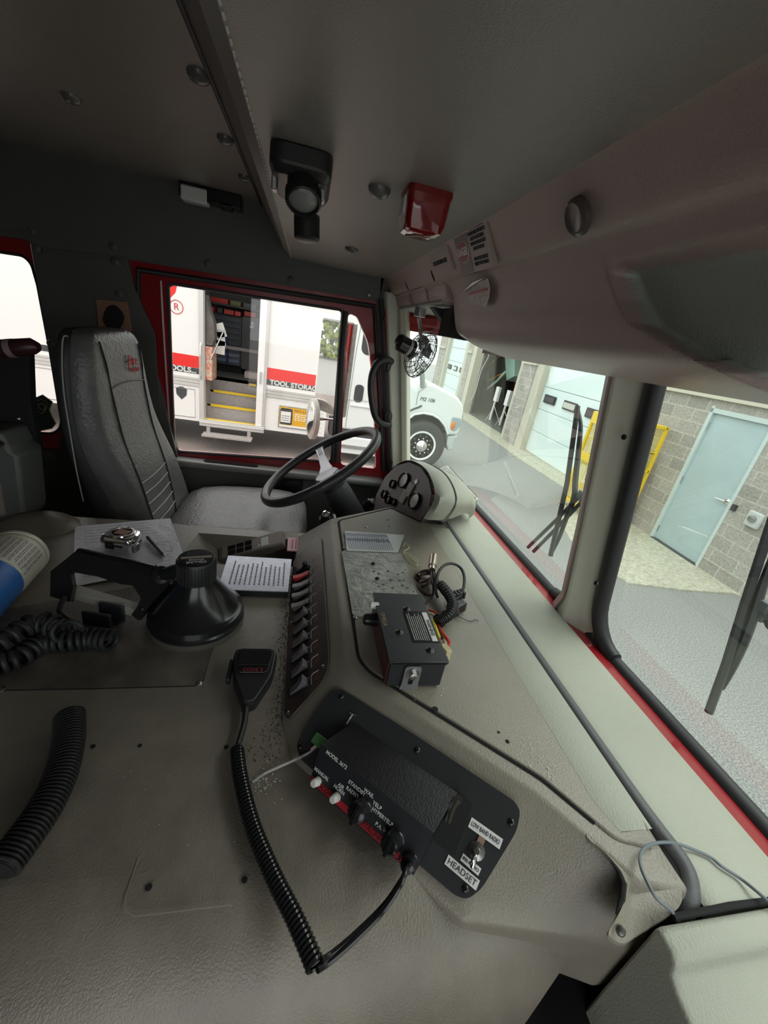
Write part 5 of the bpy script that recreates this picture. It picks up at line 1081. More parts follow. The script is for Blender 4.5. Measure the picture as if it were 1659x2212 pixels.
# bracket base under the lamp handle
hb_ = T('spotlight_bracket', 'black mounting bracket under the spotlight handle', 'bracket', hz(215,1335,HZ))
b = MB(); c = hz(215,1352,HZ+.0); Mk = fr(c, hz(255,1348,HZ)-hz(172,1335,HZ), Vector((-1,0,0))); 
if Mk.col[2].z<0: Mk = Mk@Matrix.Diagonal((1,1,-1,1))
b = MB(Mk); b.bb((-.028,-.004,0),(.024,.002,.030)); b.bb((-.025,.002,.0),(.03,.026,.004)); b.bb((-.012,.018,.0),(.034,.024,.036)); b.build('bracket', M_blkm, hb_, bevel=.002)
# coiled cord of spotlight (things: cord)
cp = [hz(u,v,HZ+.022) for u,v in ((-30,1440),(40,1420),(90,1390),(150,1385),(200,1380),(245,1385))]
b = MB(); b.tube(coil(cat(cp,10),.019,17,14,.8),.0042,8); tg(b.build('coiled_cord', M_rub), 'thick black coiled power cord of the spotlight at the left', 'cord')
cp2 = [hz(u,v,HZ+.045) for u,v in ((-20,1400),(40,1365),(80,1345),(110,1350),(140,1365),(165,1350))]
b = MB(); b.tube(coil(cat(cp2,10),.017,8,14,.9)+cat([hz(150,1340,HZ+.04),hz(128,1320,HZ+.05),hz(140,1290,HZ+.06)],5),.0042,8); tg(b.build('coiled_cord', M_rub), 'loose upper loops of black cord piled on the coil at the left', 'cord')
# canister
cn = T('wipes_canister', 'white canister with blue label lying at the left edge', 'canister', hz(20,1250,HZ))
ca = hz(28,1215,HZ+.045)+Vector((-.03,-.045,0)); cdir = (hz(60,1175,HZ+.05)-hz(-20,1300,HZ+.05)); cdir.z = 0; cdir.normalize()
RCN=.05; cen_ = Vector((-.70,-.49,HZ+RCN+.002)); cdir = Vector((-1,-.10,0)).normalized()
top_c = hz(40,1200,HZ+RCN); top_c = Vector((-.82,-.53,HZ+RCN+.002))
b = MB(); b.lathe([(.046,0),(.05,-.004),(.0505,-.012),(.0475,-.013),(.0475,-.016),(.05,-.018),(.0495,-.10),(.0475,-.102),(.0495,-.106)],top_c,cdir,40); b.build('upper_body', M_cream, cn, ang=25)
b = MB(); b.lathe([(.0494,-.106),(.0494,-.22)],top_c,cdir,40); b.build('blue_label', M_blue, cn)
b = MB(); 
sd = cdir.cross(Z3).normalized()
def cnp(a, l, r=.0502): return top_c + cdir*l + (sd*math.cos(a)+Z3*math.sin(a))*r
for k in range(24):
    a = .2+.1*k*.6; l0 = -.03; 
    if k%3==2: continue
    l=l0
    while l>-.092:
        q_ = random.uniform(.004,.012); b.tube([cnp(a,l),cnp(a,l-q_)],.0005,4); l -= q_+.003
b.build('printed_text', M_inkl, cn)
# corrugated hose
hpz = HZ+.021; hpts = [hz(u,v,hpz) for u,v in ((150,1545),(148,1600),(132,1670),(100,1740),(60,1800),(22,1850),(0,1880))]
L = cat(hpts,20); tot = sum((a-b_).length for a,b_ in zip(L,L[1:])); rad=[]; res=[]; s_=0; nseg=260
acc=[0]
for a,b_ in zip(L,L[1:]): acc.append(acc[-1]+(b_-a).length)
j=0
for i in range(nseg+1):
    s_=tot*i/nseg
    while j<len(acc)-2 and acc[j+1]<s_: j+=1
    t=(s_-acc[j])/(acc[j+1]-acc[j]); res.append(L[j].lerp(L[j+1],t)); rad.append(.0180+.0022*(1 if (i//3)%2 else -1)*.8)
hs = T('corrugated_hose', 'short black corrugated hose lying on the engine cover', 'hose', hpts[3])
b = MB(); b.tube(res,rad,22,flat=.92); b.build('tube', mat('hose_black',(.03,.03,.03),.38), hs, ang=30)
b = MB(); d_ = (res[-1]-res[-3]).normalized(); b.lathe([(.0145,.0005),(.0,.0008)],res[-1],d_,20); b.build('open_end', M_darkcloth, hs)
# hand mic
MZ = HZ
mtop, mbot = hz(558,1398,HZ+.03), hz(532,1520,HZ+.018)
Mm_ = fr((mtop+mbot)/2, Vector((0,1,0)), mtop-mbot); 
if Mm_.col[2].z<0: Mm_ = Mm_@Matrix.Diagonal((-1,1,-1,1))
hm = T('hand_microphone', 'black handheld radio microphone with ribbed speaker face', 'microphone', Mm_.to_translation(), M=Mm_)
sgnx = 1 if (Mm_.col[0].y>0) else -1
b = MB(Mm_); o_ = rpoly([(-.034,.048),(.032,.048),(.037,.035),(.033,-.01),(.010,-.058),(-.008,-.058),(-.030,-.012),(-.036,.03)],.012,4)
b.loft([[(x*.92,y*.95,-.022) for x,y in o_],[(x,y,-.014) for x,y in o_],[(x,y,.002) for x,y in o_],[(x*.93,y*.95,.009) for x,y in o_]]); b.build('body', M_blk, hm, bevel=.002, ang=30)
b = MB(Mm_); b.prism(rpoly([(-.026,.043),(.026,.043),(.030,.033),(.024,-.006),(-.024,-.006),(-.029,.03)],.006),.009,.011); gr = b.build('grille_plate', M_blkg, hm, bevel=.001)
for k in range(9):
    b = MB(Mm_); y = .038-.0037*k; b.box((0,y,.0118),(.050,.0016,.0018)); b.build('grille_rib', M_blk, gr)
text('CODE 3', Mm_@tr(0,-.0015,.0112)@Matrix.Diagonal((sgnx,1,1,1)) if sgnx>0 else Mm_@tr(0,-.0015,.0112), .009, mat('dull_red_print',(.3,.02,.03),.5), gr)
b = MB(Mm_); b.bb((-.041,-.012,-.014),(-.034,.03,.0)); b.build('talk_button', M_blk, hm, bevel=.002)
b = MB(); c1 = [hz(532,1520,HZ+.014),hz(528,1560,HZ+.012),hz(520,1590,HZ+.012),hz(511,1617,HZ+.012)]; b.tube(cat(c1,5),[.006]*3+[.0045]*13,8); b.build('strain_relief', M_blk, hm)
cpp = [hz(512,1617,HZ+.013),hz(520,1680,HZ+.013),hz(545,1780,HZ+.013),hz(590,1890,HZ+.013),hz(635,1980,HZ+.014),hz(668,2055,HZ+.014),hz(682,2090,HZ+.014)]
b = MB(); b.tube(coil(cat(cpp,12),.0078,56,10),.0023,6); b.tube([cat(c1,5)[-1],coil(cat(cpp,12),.0078,56,10)[0]],.0023,6)
e_ = coil(cat(cpp,12),.0078,56,10)[-1]
b.build('coiled_cord', M_blkg, hm)
# ---- aluminium placard (engraved plate)
az = HZ+.018
pc = [(493,1200),(630,1208),(622,1278),(470,1273)]; P4 = [hz(u,v,az) for u,v in pc]
pk = T('engraved_placard', 'silver engraved instruction plate lying on the engine cover', 'placard', P4[3])
Mk = fr(P4[3],P4[2]-P4[3],P4[0]-P4[3]); wk,hk=(P4[2]-P4[3]).length,(P4[0]-P4[3]).length
b = MB(Mk); b.prism([(p[0],p[1]) for p in loc2(Mk,P4)],-.016,-.002); b.build('backing', M_blkm, pk, bevel=.001)
b = MB(Mk); b.prism([(p[0],p[1]) for p in loc2(Mk,P4)],-.002,0); b.build('plate', mat('placard_alu',(.52,.54,.62),.35,metal=.7,var=.2,vscale=40), pk)
b = MB(); M9 = Mk@tr(wk/2,hk/2,.0003)@Matrix.Rotation(math.pi/2,4,'Z')
lines(b, M9, -.05,.05,[-.062+.0105*k for k in range(12)],.0035,.25); b.build('engraved_lines', mat('engraving',(.16,.17,.22),.5), pk)
screw(ec, hz(490,1280,HZ), Z3, .005)
# ---- beige keypad box in tray
P4 = [hz(488,1186,HZ-.0),hz(607,1155,HZ-.0)]
kb = T('keypad_box', 'beige control box with square black keys leaning in the tray', 'control box', hz(550,1195,tz0))
Mk = fr(hz(470,1212,HZ-.055), hz(613,1172,HZ+.012)-hz(470,1212,HZ-.055), Vector((-.9,-.1,.30)))
if Mk.col[2].z<0: Mk = Mk@Matrix.Diagonal((1,1,-1,1))
Wk=(hz(613,1172,HZ+.012)-hz(470,1212,HZ-.055)).length
b = MB(Mk); b.bb((0,0,-.03),(Wk,.05,0)); b.build('case', mat('keypad_case',(.20,.17,.16),.45), kb, bevel=.004)
b = MB(Mk); b.bb((.012,.004,0),(Wk-.004,.046,.001)); b.build('face', mat('keypad_face',(.42,.36,.34),.4), kb)
for i in range(3):
    for j in range(2):
        b = MB(Mk); x = .03+.023*i; b.bb((x,.007+.019*j,.001),(x+.019,.023+.019*j,.003)); b.build('key', M_blkg, kb, bevel=.001)
b = MB(Mk); b.bb((Wk*.66,.008,.001),(Wk*.66+.02,.038,.0025)); b.build('display', M_label, kb)
b = MB(Mk); b.bb((Wk*.66-.008,.01,.001),(Wk*.66-.003,.018,.002)); b.build('indicator', M_label, kb)
# ---- pink note
P4 = [hz(u,v,HZ+.002) for u,v in ((620,1190),(668,1193),(690,1166),(622,1162))]
nt_ = T('pink_placard', 'small pink printed card at the console base beside the tray', 'card', P4[0])
Mn = fr(P4[0],P4[1]-P4[0],P4[3]-P4[0]); b = MB(Mn); b.prism([(p[0],p[1]) for p in loc2(Mn,P4)],-.001,.002); b.build('card', M_pink, nt_)
b = MB(); lines(b, Mn@tr((P4[1]-P4[0]).length*.55,.04,.0023)@Matrix.Rotation(math.pi/2,4,'Z'),-.03,.03,[-.02,-.01,0,.01,.02],.0028,.3); b.build('printed_lines', mat('maroon_print',(.25,.05,.08),.6), nt_)
# ---- crumbs
b = MB()
for k in range(750):
    t = random.random(); x = -.86+t*.47; y = .012-abs(random.gauss(0,.010))
    if x>-.46 and random.random()<.5: y -= abs(random.gauss(0,.02))
    s = random.uniform(.0004,.0013); b.box((x,y,HZ+s*.5),(s*1.5,s,s))
o = b.build('dirt_crumbs', M_dirt); o['kind']='stuff'; tg(o,'brown dirt crumbs along the foot of the switch console','dirt')
b = MB()
for k in range(70):
    u = random.gauss(575,14); v = random.gauss(1690,18); p = hz(u,v,HZ); s = random.uniform(.0005,.0012); b.box((p.x,p.y,HZ+s/2),(s,s*2,s))
for k in range(30):
    p = hz(random.uniform(250,560),random.uniform(1580,1850),HZ); s=random.uniform(.0004,.0009); b.box((p.x,p.y,HZ+s/2),(s,s,s))
o = b.build('pale_crumbs', M_crumb); o['kind']='stuff'; tg(o,'pale paint flecks on the engine cover by the coiled cord','flecks')
b = MB()
for u0,v0,n,sg in ((1140,1620,26,22),(1185,1670,14,14),(955,1500,6,8),(1060,1700,8,20),(900,1500,5,12),(1100,1460,6,60)):
    for k in range(n):
        p = hz(random.gauss(u0,sg*.5),random.gauss(v0,sg),CZ+.004); s = random.uniform(.0004,.0011)
        if p.y<.44 and p.y>.15+(p.x+.455)*1.09: b.box((p.x,p.y,p.z+s*.3),(s*1.6,s,s))
o = b.build('white_flecks', M_label); o['kind']='stuff'; tg(o,'white flecks scattered on the console top','flecks')
# ================================================================ SWITCH PANEL on console rear face
fA = Vector((-1.06,.018,HZ)); fB = Vector((-.455,.010,HZ)); fC = Vector((-.500,.106,CZ)); fD = Vector((-1.03,.106,CZ))
FN = (fB-fA).cross(fD-fA).normalized(); FP = fA+FN*.0
if FN.z<0: FN=-FN
pxs = [(688,1158),(696,1165),(704,1297),(711,1415),(709,1444),(696,1474),(623,1554),(613,1545),(621,1401),(628,1290),(636,1213)]
pts = [hp(u,v,FP+FN*.001,FN) for u,v in pxs]
Ms = fr(hp(660,1400,FP,FN), X3, fD-fA)
swp = T('switch_panel', 'black rocker switch panel on the console side', 'switch panel', Ms.to_translation(), M=Ms)
L = rpoly(loc2(Ms,pts),.008); nz = 1 if Ms.col[2].to_3d().dot(FN)>0 else -1
b = MB(Ms); b.prism(L,-.002,.0025); b.build('plate', mat('switch_plate',(.045,.035,.035),.35,var=.5,vscale=18,col2=(.09,.065,.055)), swp, bevel=.0008)
for u,v in ((686,1164),(640,1216),(694,1267),(697,1440),(629,1345),(622,1540)): screw(swp, hp(u,v,FP+FN*.0025,FN), FN, .0032)
tops = [(668,1217),(651,1252),(648,1270),(646,1288),(644,1310),(655,1322),(654,1347),(653,1375),(652,1405),(650,1440),(650,1478)]
x0s = (Ms.inverted()@hp(660,1230,FP,FN)).x; x1s = (Ms.inverted()@hp(640,1492,FP,FN)).x
rk = []
for i in range(11):
    x = x0s+(x1s-x0s)*i/10; up = i in (1,2,3,4)
    b = MB(Ms); b.bb((x-.0085,-.030,.002),(x+.0085,.012,.005)); bz = b.build('rocker_bezel', M_blkg, swp, bevel=.001)
    b = MB(Ms); hA,hB = (.018,.007) if up else (.007,.018)
    b.add([(x-.007,-.027,.004),(x+.007,-.027,.004),(x+.007,.009,.004),(x-.007,.009,.004),(x-.007,-.026,hA),(x+.007,-.026,hA),(x+.007,-.009,.010),(x-.007,-.009,.010),(x+.007,.008,hB),(x-.007,.008,hB)],
          [(0,3,2,1),(0,1,5,4),(4,5,6,7),(7,6,8,9),(2,3,9,8),(1,2,8,6,5),(0,4,7,9,3)])
    b.build('rocker', M_redt if i==1 else (mat('rocker_worn',(.14,.13,.14),.35) if i!=0 else M_blkg), bz, bevel=.0008)
    b = MB(Ms); b.tube([(x+.009,.015,.003),(x-.009,.015,.003),(x-.011,.019,.003),(x-.011,.03,.003)],.0007,4); b.build('label_bracket', mat('pale_print',(.5,.45,.42),.5), bz)
    if i>3: b = MB(); lines(b, Ms@tr(x,.024,.0026)@Matrix.Rotation(math.pi/2,4,'Z'),-.003,.008,[-.004,0,.004],.0014,.2); b.build('caption', mat('dull_copper_print',(.28,.10,.07),.5), bz)
# ================================================================ TOP OF CONSOLE
TZ = CZ+.0036
# aluminium plate
P4 = [hz(u,v,TZ+.002) for u,v in ((738,1190),(868,1195),(905,1290),(930,1360),(762,1330))]
P4 = [hz(738,1190,TZ+.002),hz(868,1195,TZ+.002)]; 
pl = [(-.845,.123),(-.850,.275),(-.605,.275),(-.605,.128)]
pl = [tuple(hz(738,1190,TZ+.002))[:2],tuple(hz(868,1195,TZ+.002))[:2],tuple(hz(903,1290,TZ+.002))[:2],(-.56,.272),(-.56,.2),tuple(hz(818,1335,TZ+.002))[:2],tuple(hz(762,1330,TZ+.002))[:2]]
ap_ = T('mounting_plate', 'worn bare metal mounting plate on top of the console', 'plate', (pl[0][0],pl[0][1],TZ))
b = MB(); b.prism(rpoly(pl,.006),TZ,TZ+.0025); b.build('plate', M_aluw, ap_)
for u,v,r in ((808,1234,.0032),(818,1239,.0032),(838,1234,.0035),(860,1241,.003),(870,1237,.003),(844,1253,.004),(863,1254,.004),(872,1254,.003),(818,1267,.003),(828,1263,.003),(848,1270,.003),(869,1265,.0035),(880,1270,.003),(893,1278,.0022),(875,1231,.002)):
    b = MB(); b.lathe([(r,0),(r,.0006)],hz(u,v,TZ+.0025),(0,0,1),12); b.build('hole', mat('hole_grey',(.10,.095,.085),.7), ap_)
for u,v in ((806,1218),(815,1250)): screw(ap_, hz(u,v,TZ+.0025), Z3, .0055, M_blkg)
# laminated card
P4 = [hz(u,v,TZ+.004) for u,v in ((751,1188),(856,1192),(870,1156),(748,1148))]
lc_ = T('laminated_card', 'laminated list card lying on the console beyond the metal plate', 'card', P4[0])
Mn = fr(P4[0],P4[1]-P4[0],P4[3]-P4[0]); Q = loc2(Mn,P4); wn_,hn_ = (P4[1]-P4[0]).length,(P4[3]-P4[0]).length
b = MB(Mn); b.prism(rpoly([(Q[0][0]-.003,-.003),(Q[1][0]+.004,-.003),(Q[2][0]+.006,Q[2][1]+.002),(Q[3][0]-.003,Q[3][1]+.003)],.004),-.0008,0); b.build('laminate', mat('laminate',(.62,.62,.6),.35), lc_)
b = MB(Mn); b.bb((.004,.006,0),(wn_-.004,hn_-.006,.0004)); b.build('list', mat('list_paper',(.52,.53,.6),.4), lc_)
b = MB(Mn)
for k in range(19): b.box((.006+(wn_-.012)*k/18,hn_/2,.0006),(.0005,hn_-.016,.0003))
b.box((wn_/2,hn_*.78,.0006),(wn_-.01,.0006,.0003))
for k in range(18):
    x = .006+(wn_-.012)*(k+.5)/18; b.box((x,hn_*.55,.0006),(.0022,.018*random.uniform(.6,1.1),.0003)); b.box((x,hn_*.86,.0006),(.002,.004,.0003))
b.build('printed_table', M_ink, lc_)
b = MB(); u0 = hz(875,1185,TZ+.006)
b.tube(cat([hz(872,1180,TZ+.006),hz(876,1172,TZ+.01),hz(884,1183,TZ+.008),hz(872,1192,TZ+.006),hz(888,1204,TZ+.006),hz(902,1218,TZ+.004),hz(898,1221,TZ+.004),hz(880,1206,TZ+.005),hz(872,1192,TZ+.007),hz(892,1202,TZ+.008),hz(903,1214,TZ+.006)],6),.0011,6)
tg(b.build('twine', mat('cream_cord',(.62,.60,.36),.6)), 'cream string loop tied to the laminated card', 'string')
# siren amplifier box on top
b0,b1 = Vector((-.602,.160,TZ)), Vector((-.437,.248,-.430))
sb = T('amplifier_box', 'black metal siren box with warning label on the console top', 'control box', (-.52,.2,TZ))
b = MB(); b.bb((b0.x,b0.y,TZ+.003),(b1.x,b1.y,-.430)); b.build('case', M_blkm, sb, bevel=.002)
b = MB(); b.bb((b0.x-.003,b0.y-.004,-.432),(b1.x+.003,b1.y+.002,-.4285)); b.build('cover', M_blkm, sb, bevel=.001)
b = MB(); b.bb((b0.x+.01,b0.y-.002,TZ+.006),(b1.x-.004,b0.y+.001,-.434)); b.build('front_face', mat('maroon_face',(.10,.02,.02),.35), sb)
p = hy(800,1338,b0.y-.012); b = MB(); b.lathe([(.011,-.012),(.012,-.010),(.010,.010),(.008,.012),(0,.012)],p,(0,-1,0),18); b.build('knob', M_blkg, sb)
p = hy(808,1308,b0.y-.006); b = MB(); b.lathe([(.006,-.008),(.006,.006),(.004,.008),(0,.008)],p,(0,-1,0),14); b.build('white_button', M_white, sb)
text('OMEGA', fr((-.53,b0.y+.004,-.4284),X3,Y3), .010, mat('dull_gold',(.35,.25,.12),.5), sb)
for u,v in ((878,1316),(862,1366),(928,1405)): (screw(sb, hz(u,v,-.4285), Z3, .0058, M_blkg, 'screw')), MB().lathe([(.0062,0),(.0062,.0006),(.0050,.0008),(.0050,0)],hz(u,v,-.4285),(0,0,1),20).build('washer', M_steel, sb)
P4 = [hz(u,v,-.4282) for u,v in ((905,1390),(945,1400),(922,1330),(884,1325))]
Mn = fr(P4[0],P4[1]-P4[0],P4[3]-P4[0])
wl_ = fr((-.480,.205,-.4282),(0,1,0),(-1,0,0))
b = MB(wl_); b.bb((-.003,-.004,0),(.042,.072,.0004)); lab = b.build('warning_label', M_blkg, sb)
b = MB(wl_); b.bb((.031,-.002,.0004),(.040,.070,.0007)); b.build('white_header', M_label, lab)
text('WARNING', wl_@tr(.0355,.030,.0008)@Matrix.Rotation(-math.pi/2,4,'Z'), .0085, M_ink, lab, fit=.040, bold=.02)
b = MB(); lines(b, wl_@tr(0,0,.0005)@Matrix.Rotation(math.pi/2,4,'Z'), .0,.068,[-.002,-.0055,-.009,-.0125,-.016,-.0195,-.023,-.0265],.0011,.15); b.build('warning_text', M_wtxt, lab)
xx = b1.x+.0015
bkf = fr((xx,.196,TZ),(0,1,0),(0,0,1))
b = shape(rpoly([(-.016,.0),(.016,0),(.013,.010),(.013,.046),(-.013,.046),(-.013,.010)],.006),[rrect(-.004,.010,.004,.030,.0035)],.0025,bkf); brk = b.build('slotted_bracket', mat('zinc_grey',(.30,.30,.31),.4,metal=.6), sb)
b = MB(bkf); b.lathe([(.010,.0025),(.010,.004),(.0,.004)],(0,.033,0),(0,0,1),20); b.lathe([(.0065,.004),(.0065,.010),(.005,.011),(0,.011)],(0,.033,0),(0,0,1),6); b.build('hex_bolt', M_steel, brk)
b = MB(); b.tube([(xx,b0.y+.002,-.434),(xx,b1.y,-.434)],.0012,4); b.build('cover_lip', M_blkg, sb)
# wire bundle
wb = T('wiring_harness', 'tangled wiring harness with connectors behind the amplifier box', 'wiring', hz(960,1300,TZ))
def hz3(l): return [hz(u,v,TZ+h) for u,v,h in l]
b = MB(); path = cat(hz3([(950,1262,.03),(962,1275,.03),(975,1295,.028),(978,1312,.025),(970,1328,.022),(955,1338,.018),(946,1345,.015)]),14); n=len(path)
b.tube(path,[.0095+.0012*(1 if (i//2)%2 else -1) for i in range(n)],14); b.build('loom_tube', M_blk, wb, ang=30)
b = MB(); path = cat(hz3([(945,1332,.012),(948,1342,.010),(952,1352,.008)]),14); b.tube(path,[.008+.001*(1 if (i//2)%2 else -1) for i in range(len(path))],12); b.build('loom_tube', M_blk, wb, ang=30)
b = MB(); b.tube(cat(hz3([(942,1285,.02),(942,1262,.03),(948,1235,.04),(962,1220,.045),(980,1218,.045),(996,1228,.04),(1003,1248,.035),(1000,1275,.028),(990,1290,.022),(976,1300,.02)]),6),.0032,8); b.build('black_cable', M_rub, wb)
b = MB(); b.tube(cat(hz3([(935,1236,.035),(937,1250,.03),(940,1270,.025),(945,1290,.02)]),6),.003,8); b.tube(cat(hz3([(931,1236,.035),(932,1252,.03),(936,1275,.02),(932,1290,.012),(918,1305,.01)]),6),.0022,8); b.build('thin_cable', M_blk, wb)
p0,p1 = hz(937,1200,TZ+.04),hz(933,1232,TZ+.035); d_=(p1-p0); Lc=d_.length
b = MB(); b.lathe([(.002,-.008),(.002,0),(.007,.001),(.0095,.004),(.0095,Lc*.75),(.0075,Lc*.76),(.0075,Lc)],p0,d_,20); b.build('coax_connector', mat('nickel',(.5,.42,.36),.25,metal=.95), wb)
b = MB(); b.tube(cat(hz3([(902,1245,.006),(912,1238,.01),(928,1236,.016),(938,1242,.02),(948,1262,.022),(960,1280,.02)]),6),.007,12); b.tube(cat(hz3([(908,1262,.004),(920,1258,.01),(934,1252,.014)]),6),.008,12); b.build('bronze_pipe', mat('bronze_hook',(.16,.12,.11),.3,metal=.6), wb)
b = MB(); b.tube(cat(hz3([(900,1240,.003),(899,1248,.003),(908,1254,.003),(918,1252,.003)]),6),.003,8); b.tube(cat(hz3([(906,1262,.003),(908,1272,.003),(920,1282,.003),(934,1284,.003)]),6),.003,8); b.build('hook_flange', mat('bronze_hook',(.16,.12,.11),.3,metal=.6), wb)
p = hz(985,1312,TZ+.012); Mc = fr(p,(-.3,.9,.1),Z3)
b = MB(Mc); b.bb((-.018,-.010,-.010),(.018,.010,.010)); b.bb((.010,-.012,-.008),(.022,.010,.008)); b.build('black_connector', M_blkg, wb, bevel=.003)
b = MB(Mc); b.bb((-.008,-.004,.010),(-.002,.006,.0115)); b.bb((.022,-.006,-.004),(.0235,.004,.004)); b.build('red_seal', M_redw, wb)
p = hz(990,1285,TZ+.02); Mc = fr(p,(-.3,.9,.1),Z3); b = MB(Mc)
for k in range(4): b.bb((-.016+.008*k,-.008,-.008),(-.011+.008*k,.008,.008))
b.bb((-.016,-.006,-.006),(.012,.006,.006)); b.build('ribbed_plug', M_blk, wb)
p = hz(975,1325,TZ+.008); Mc = fr(p,(-.3,.9,.1),Z3); b = MB(Mc); b.bb((-.02,-.006,-.008),(.015,.006,.008)); b.build('dark_plug', M_blkm, wb, bevel=.002)
for (l,r,m,nm) in (([(932,1340,.01),(938,1352,.012),(944,1368,.012),(948,1378,.010)],.0042,M_yelw,'yellow_wire'),([(946,1350,.01),(956,1368,.012),(966,1380,.012),(970,1390,.008),(962,1398,.006),(950,1392,.006),(948,1380,.006)],.0028,M_redw,'red_wire'),
     ([(942,1350,.01),(950,1370,.01),(956,1380,.009)],.0026,M_blk,'dark_wire'),([(926,1325,.01),(935,1327,.013),(943,1335,.013)],.002,mat('pale_yellow_wire',(.6,.6,.35),.5),'pale_wire'),([(925,1318,.01),(938,1322,.014),(948,1333,.013)],.002,M_redw,'red_wire'),([(958,1380,.008),(966,1405,.006),(968,1425,.004)],.0030,mat('cream_connector',(.55,.47,.28),.5),'cream_wire')):
    b = MB(); b.tube(cat(hz3(l),6),r,8); b.build(nm, m, wb)
p = hz(962,1405,TZ+.01); Mc = fr(p,(.9,.3,0),Z3); b = MB(Mc); b.bb((-.010,-.007,-.006),(.010,.007,.006)); b.build('cream_connector', mat('cream_connector',(.55,.47,.28),.5), wb, bevel=.001)
b = MB(); b.tube(cat(hz3([(985,1330,.006),(1000,1336,.005),(1015,1342,.002),(1028,1339,.003),(1034,1342,.002)]),5),.0008,5); b.build('bare_wire', M_blk, wb)
# ================================================================ SIREN CONTROL in the slanted plate
SA = hz(740,1480,-.495); SB = hz(1115,1745,-.495); SCp = hz(650,1640,-.565)
SN = (SB-SA).cross(SCp-SA).normalized(); SN = -SN if SN.z<0 else SN
# console face plane for check
cf0,cf1,cf2 = Vector((-.395,.036,HZ)),Vector((-.205,.232,HZ)),Vector((-.275,.328,CZ))
CN = (cf1-cf0).cross(cf2-cf0).normalized(); CN = -CN if CN.z<0 else CN
SN = CN; SP = cf0 + CN*.0045
plx = [(738,1489),(900,1590),(1110,1730),(1124,1752),(1116,1795),(1040,1920),(1010,1942),(985,1935),(920,1880),(650,1640),(641,1612),(655,1580),(715,1495)]
pts = [hp(u,v,SP,SN) for u,v in plx]
Mf = fr(hp(880,1700,SP,SN), cf1-cf0, cf2-cf1)
if Mf.col[2].to_3d().dot(SN)<0: Mf = Mf@Matrix.Diagonal((1,-1,-1,1))
sr = T('siren_mounting_plate', 'black slanted siren mounting plate with rounded corners in the console', 'control panel', Mf.to_translation(), M=Mf)
# opening outline seen right of the siren head
hol = loc2(Mf,[hp(u,v,SP,SN) for u,v in ((990,1712),(1020,1737),(983,1845),(930,1812),(800,1700),(760,1560),(800,1560))])
b = shape(rpoly(loc2(Mf,pts),.008),[],.003,Mf); b.build('plate', mat('plate_black',(.032,.033,.036),.38,bump=.1,bscale=600), sr, bevel=.0008)
b = MB(Mf); hl_ = loc2(Mf,[hp(u,v,SP,SN) for u,v in ((985,1705),(1021,1738),(983,1846),(925,1805))]); b.prism(hl_,.003,.0036); b.build('cutout', M_darkcloth, sr)
for u,v in ((737,1504),(648,1612),(901,1620),(1104,1776),(1005,1920)): screw(sr, hp(u,v,SP+SN*.003,SN), SN, .0042, M_blkg)
def lab(pix, s, size, nm, bold=1):
    A,B_,D = [hp(u,v,SP+SN*.0035,SN) for u,v in pix]   # bottom-left, bottom-right, top-left
    M = fr(A,B_-A,D-A); w_=(B_-A).length; h_=(D-A).length
    if M.col[2].to_3d().dot(SN)<0: raise Exception('flip')
    b = MB(M); b.bb((0,0,0),(w_,h_,.0006)); o = b.build(nm, M_label, sr)
    text(s, M@tr(w_/2,h_/2,.0008), size*h_, M_ink, o, fit=w_*.88)
    return w_,h_
print(lab([(1011,1786),(1079,1835),(1019,1765)], 'LOW BAND RADIO', .62, 'low_band_label'))
print(lab([(994,1858),(1033,1892),(1001,1843)], '800 RADIO', .62, '800_radio_label'))
print(lab([(960,1866),(1028,1924),(968,1845)], 'HEADSET', .85, 'headset_label'))
p = hp(1030,1838,SP+SN*.003,SN)
b = MB(); b.lathe([(.0095,0),(.0095,.0015),(.0075,.002),(.0075,.005),(.004,.006),(.0035,.009),(0,.009)],p,SN,14); tgl = b.build('toggle_switch', M_steel, sr)
d_ = (hp(1022,1865,SP+SN*.02,SN)-p).normalized(); b = MB(); b.lathe([(.0028,.004),(.003,.016),(.0035,.024),(.002,.027),(0,.0275)],p,d_,12); b.build('lever', M_chr, tgl)
b = MB(Mf); q = Mf.inverted()@hp(1038,1818,SP,SN); b.box((q.x,q.y,.004),(.008,.010,.0012)); b.build('index_tab', mat('rusty',(.3,.2,.14),.5), tgl)
# siren head (a black box with slanted front)
fx = [(680,1608),(938,1803),(894,1893),(668,1690)]  # front face corners: top-left, top-right, bottom-right, bottom-left (approx)
FZp = Vector((0,0,0)); 
A = hp(712,1592,SP+SN*.036,SN)
SPf = SP+SN*.042
tl = hp(694,1606,SPf,SN); trr = hp(936,1800,SPf,SN)
lft = (trr-tl).normalized(); nrm = SN
dn = Vector((0,0,-1)); dn = (dn - lft*dn.dot(lft)).normalized()
# front face tilts: hinge line tl-trr, lower edge closer to the cover
Pl = tl; fnv = (SN*.80 + Vector((.45,-.42,.0))*.75).normalized()
fnv = (fnv - lft*fnv.dot(lft)).normalized()
tl = hp(694,1606,Pl,fnv); trr = hp(936,1800,Pl,fnv); br = hp(893,1891,Pl,fnv); bl = hp(668,1690,Pl,fnv)
sh_ = T('siren_controller', 'black siren control head with red strip, knobs and white lettering', 'siren control', (tl+br)/2)
Mq = fr(bl, br-bl, tl-bl)
if Mq.col[2].to_3d().dot(fnv)<0: Mq = Mq@Matrix.Diagonal((1,1,-1,1))
print('siren head', (br-bl).length, (tl-bl).length, (trr-tl).length, Mq.col[2])
Lq = loc2(Mq,[bl,br,trr,tl]); BK = SN*(-.045)
b = MB(); b.loft([[tl,trr,br,bl],[tl+fnv*-.002,trr+fnv*-.002,br+fnv*-.002,bl+fnv*-.002]]); b.build('front_plate', M_blkm, sh_)
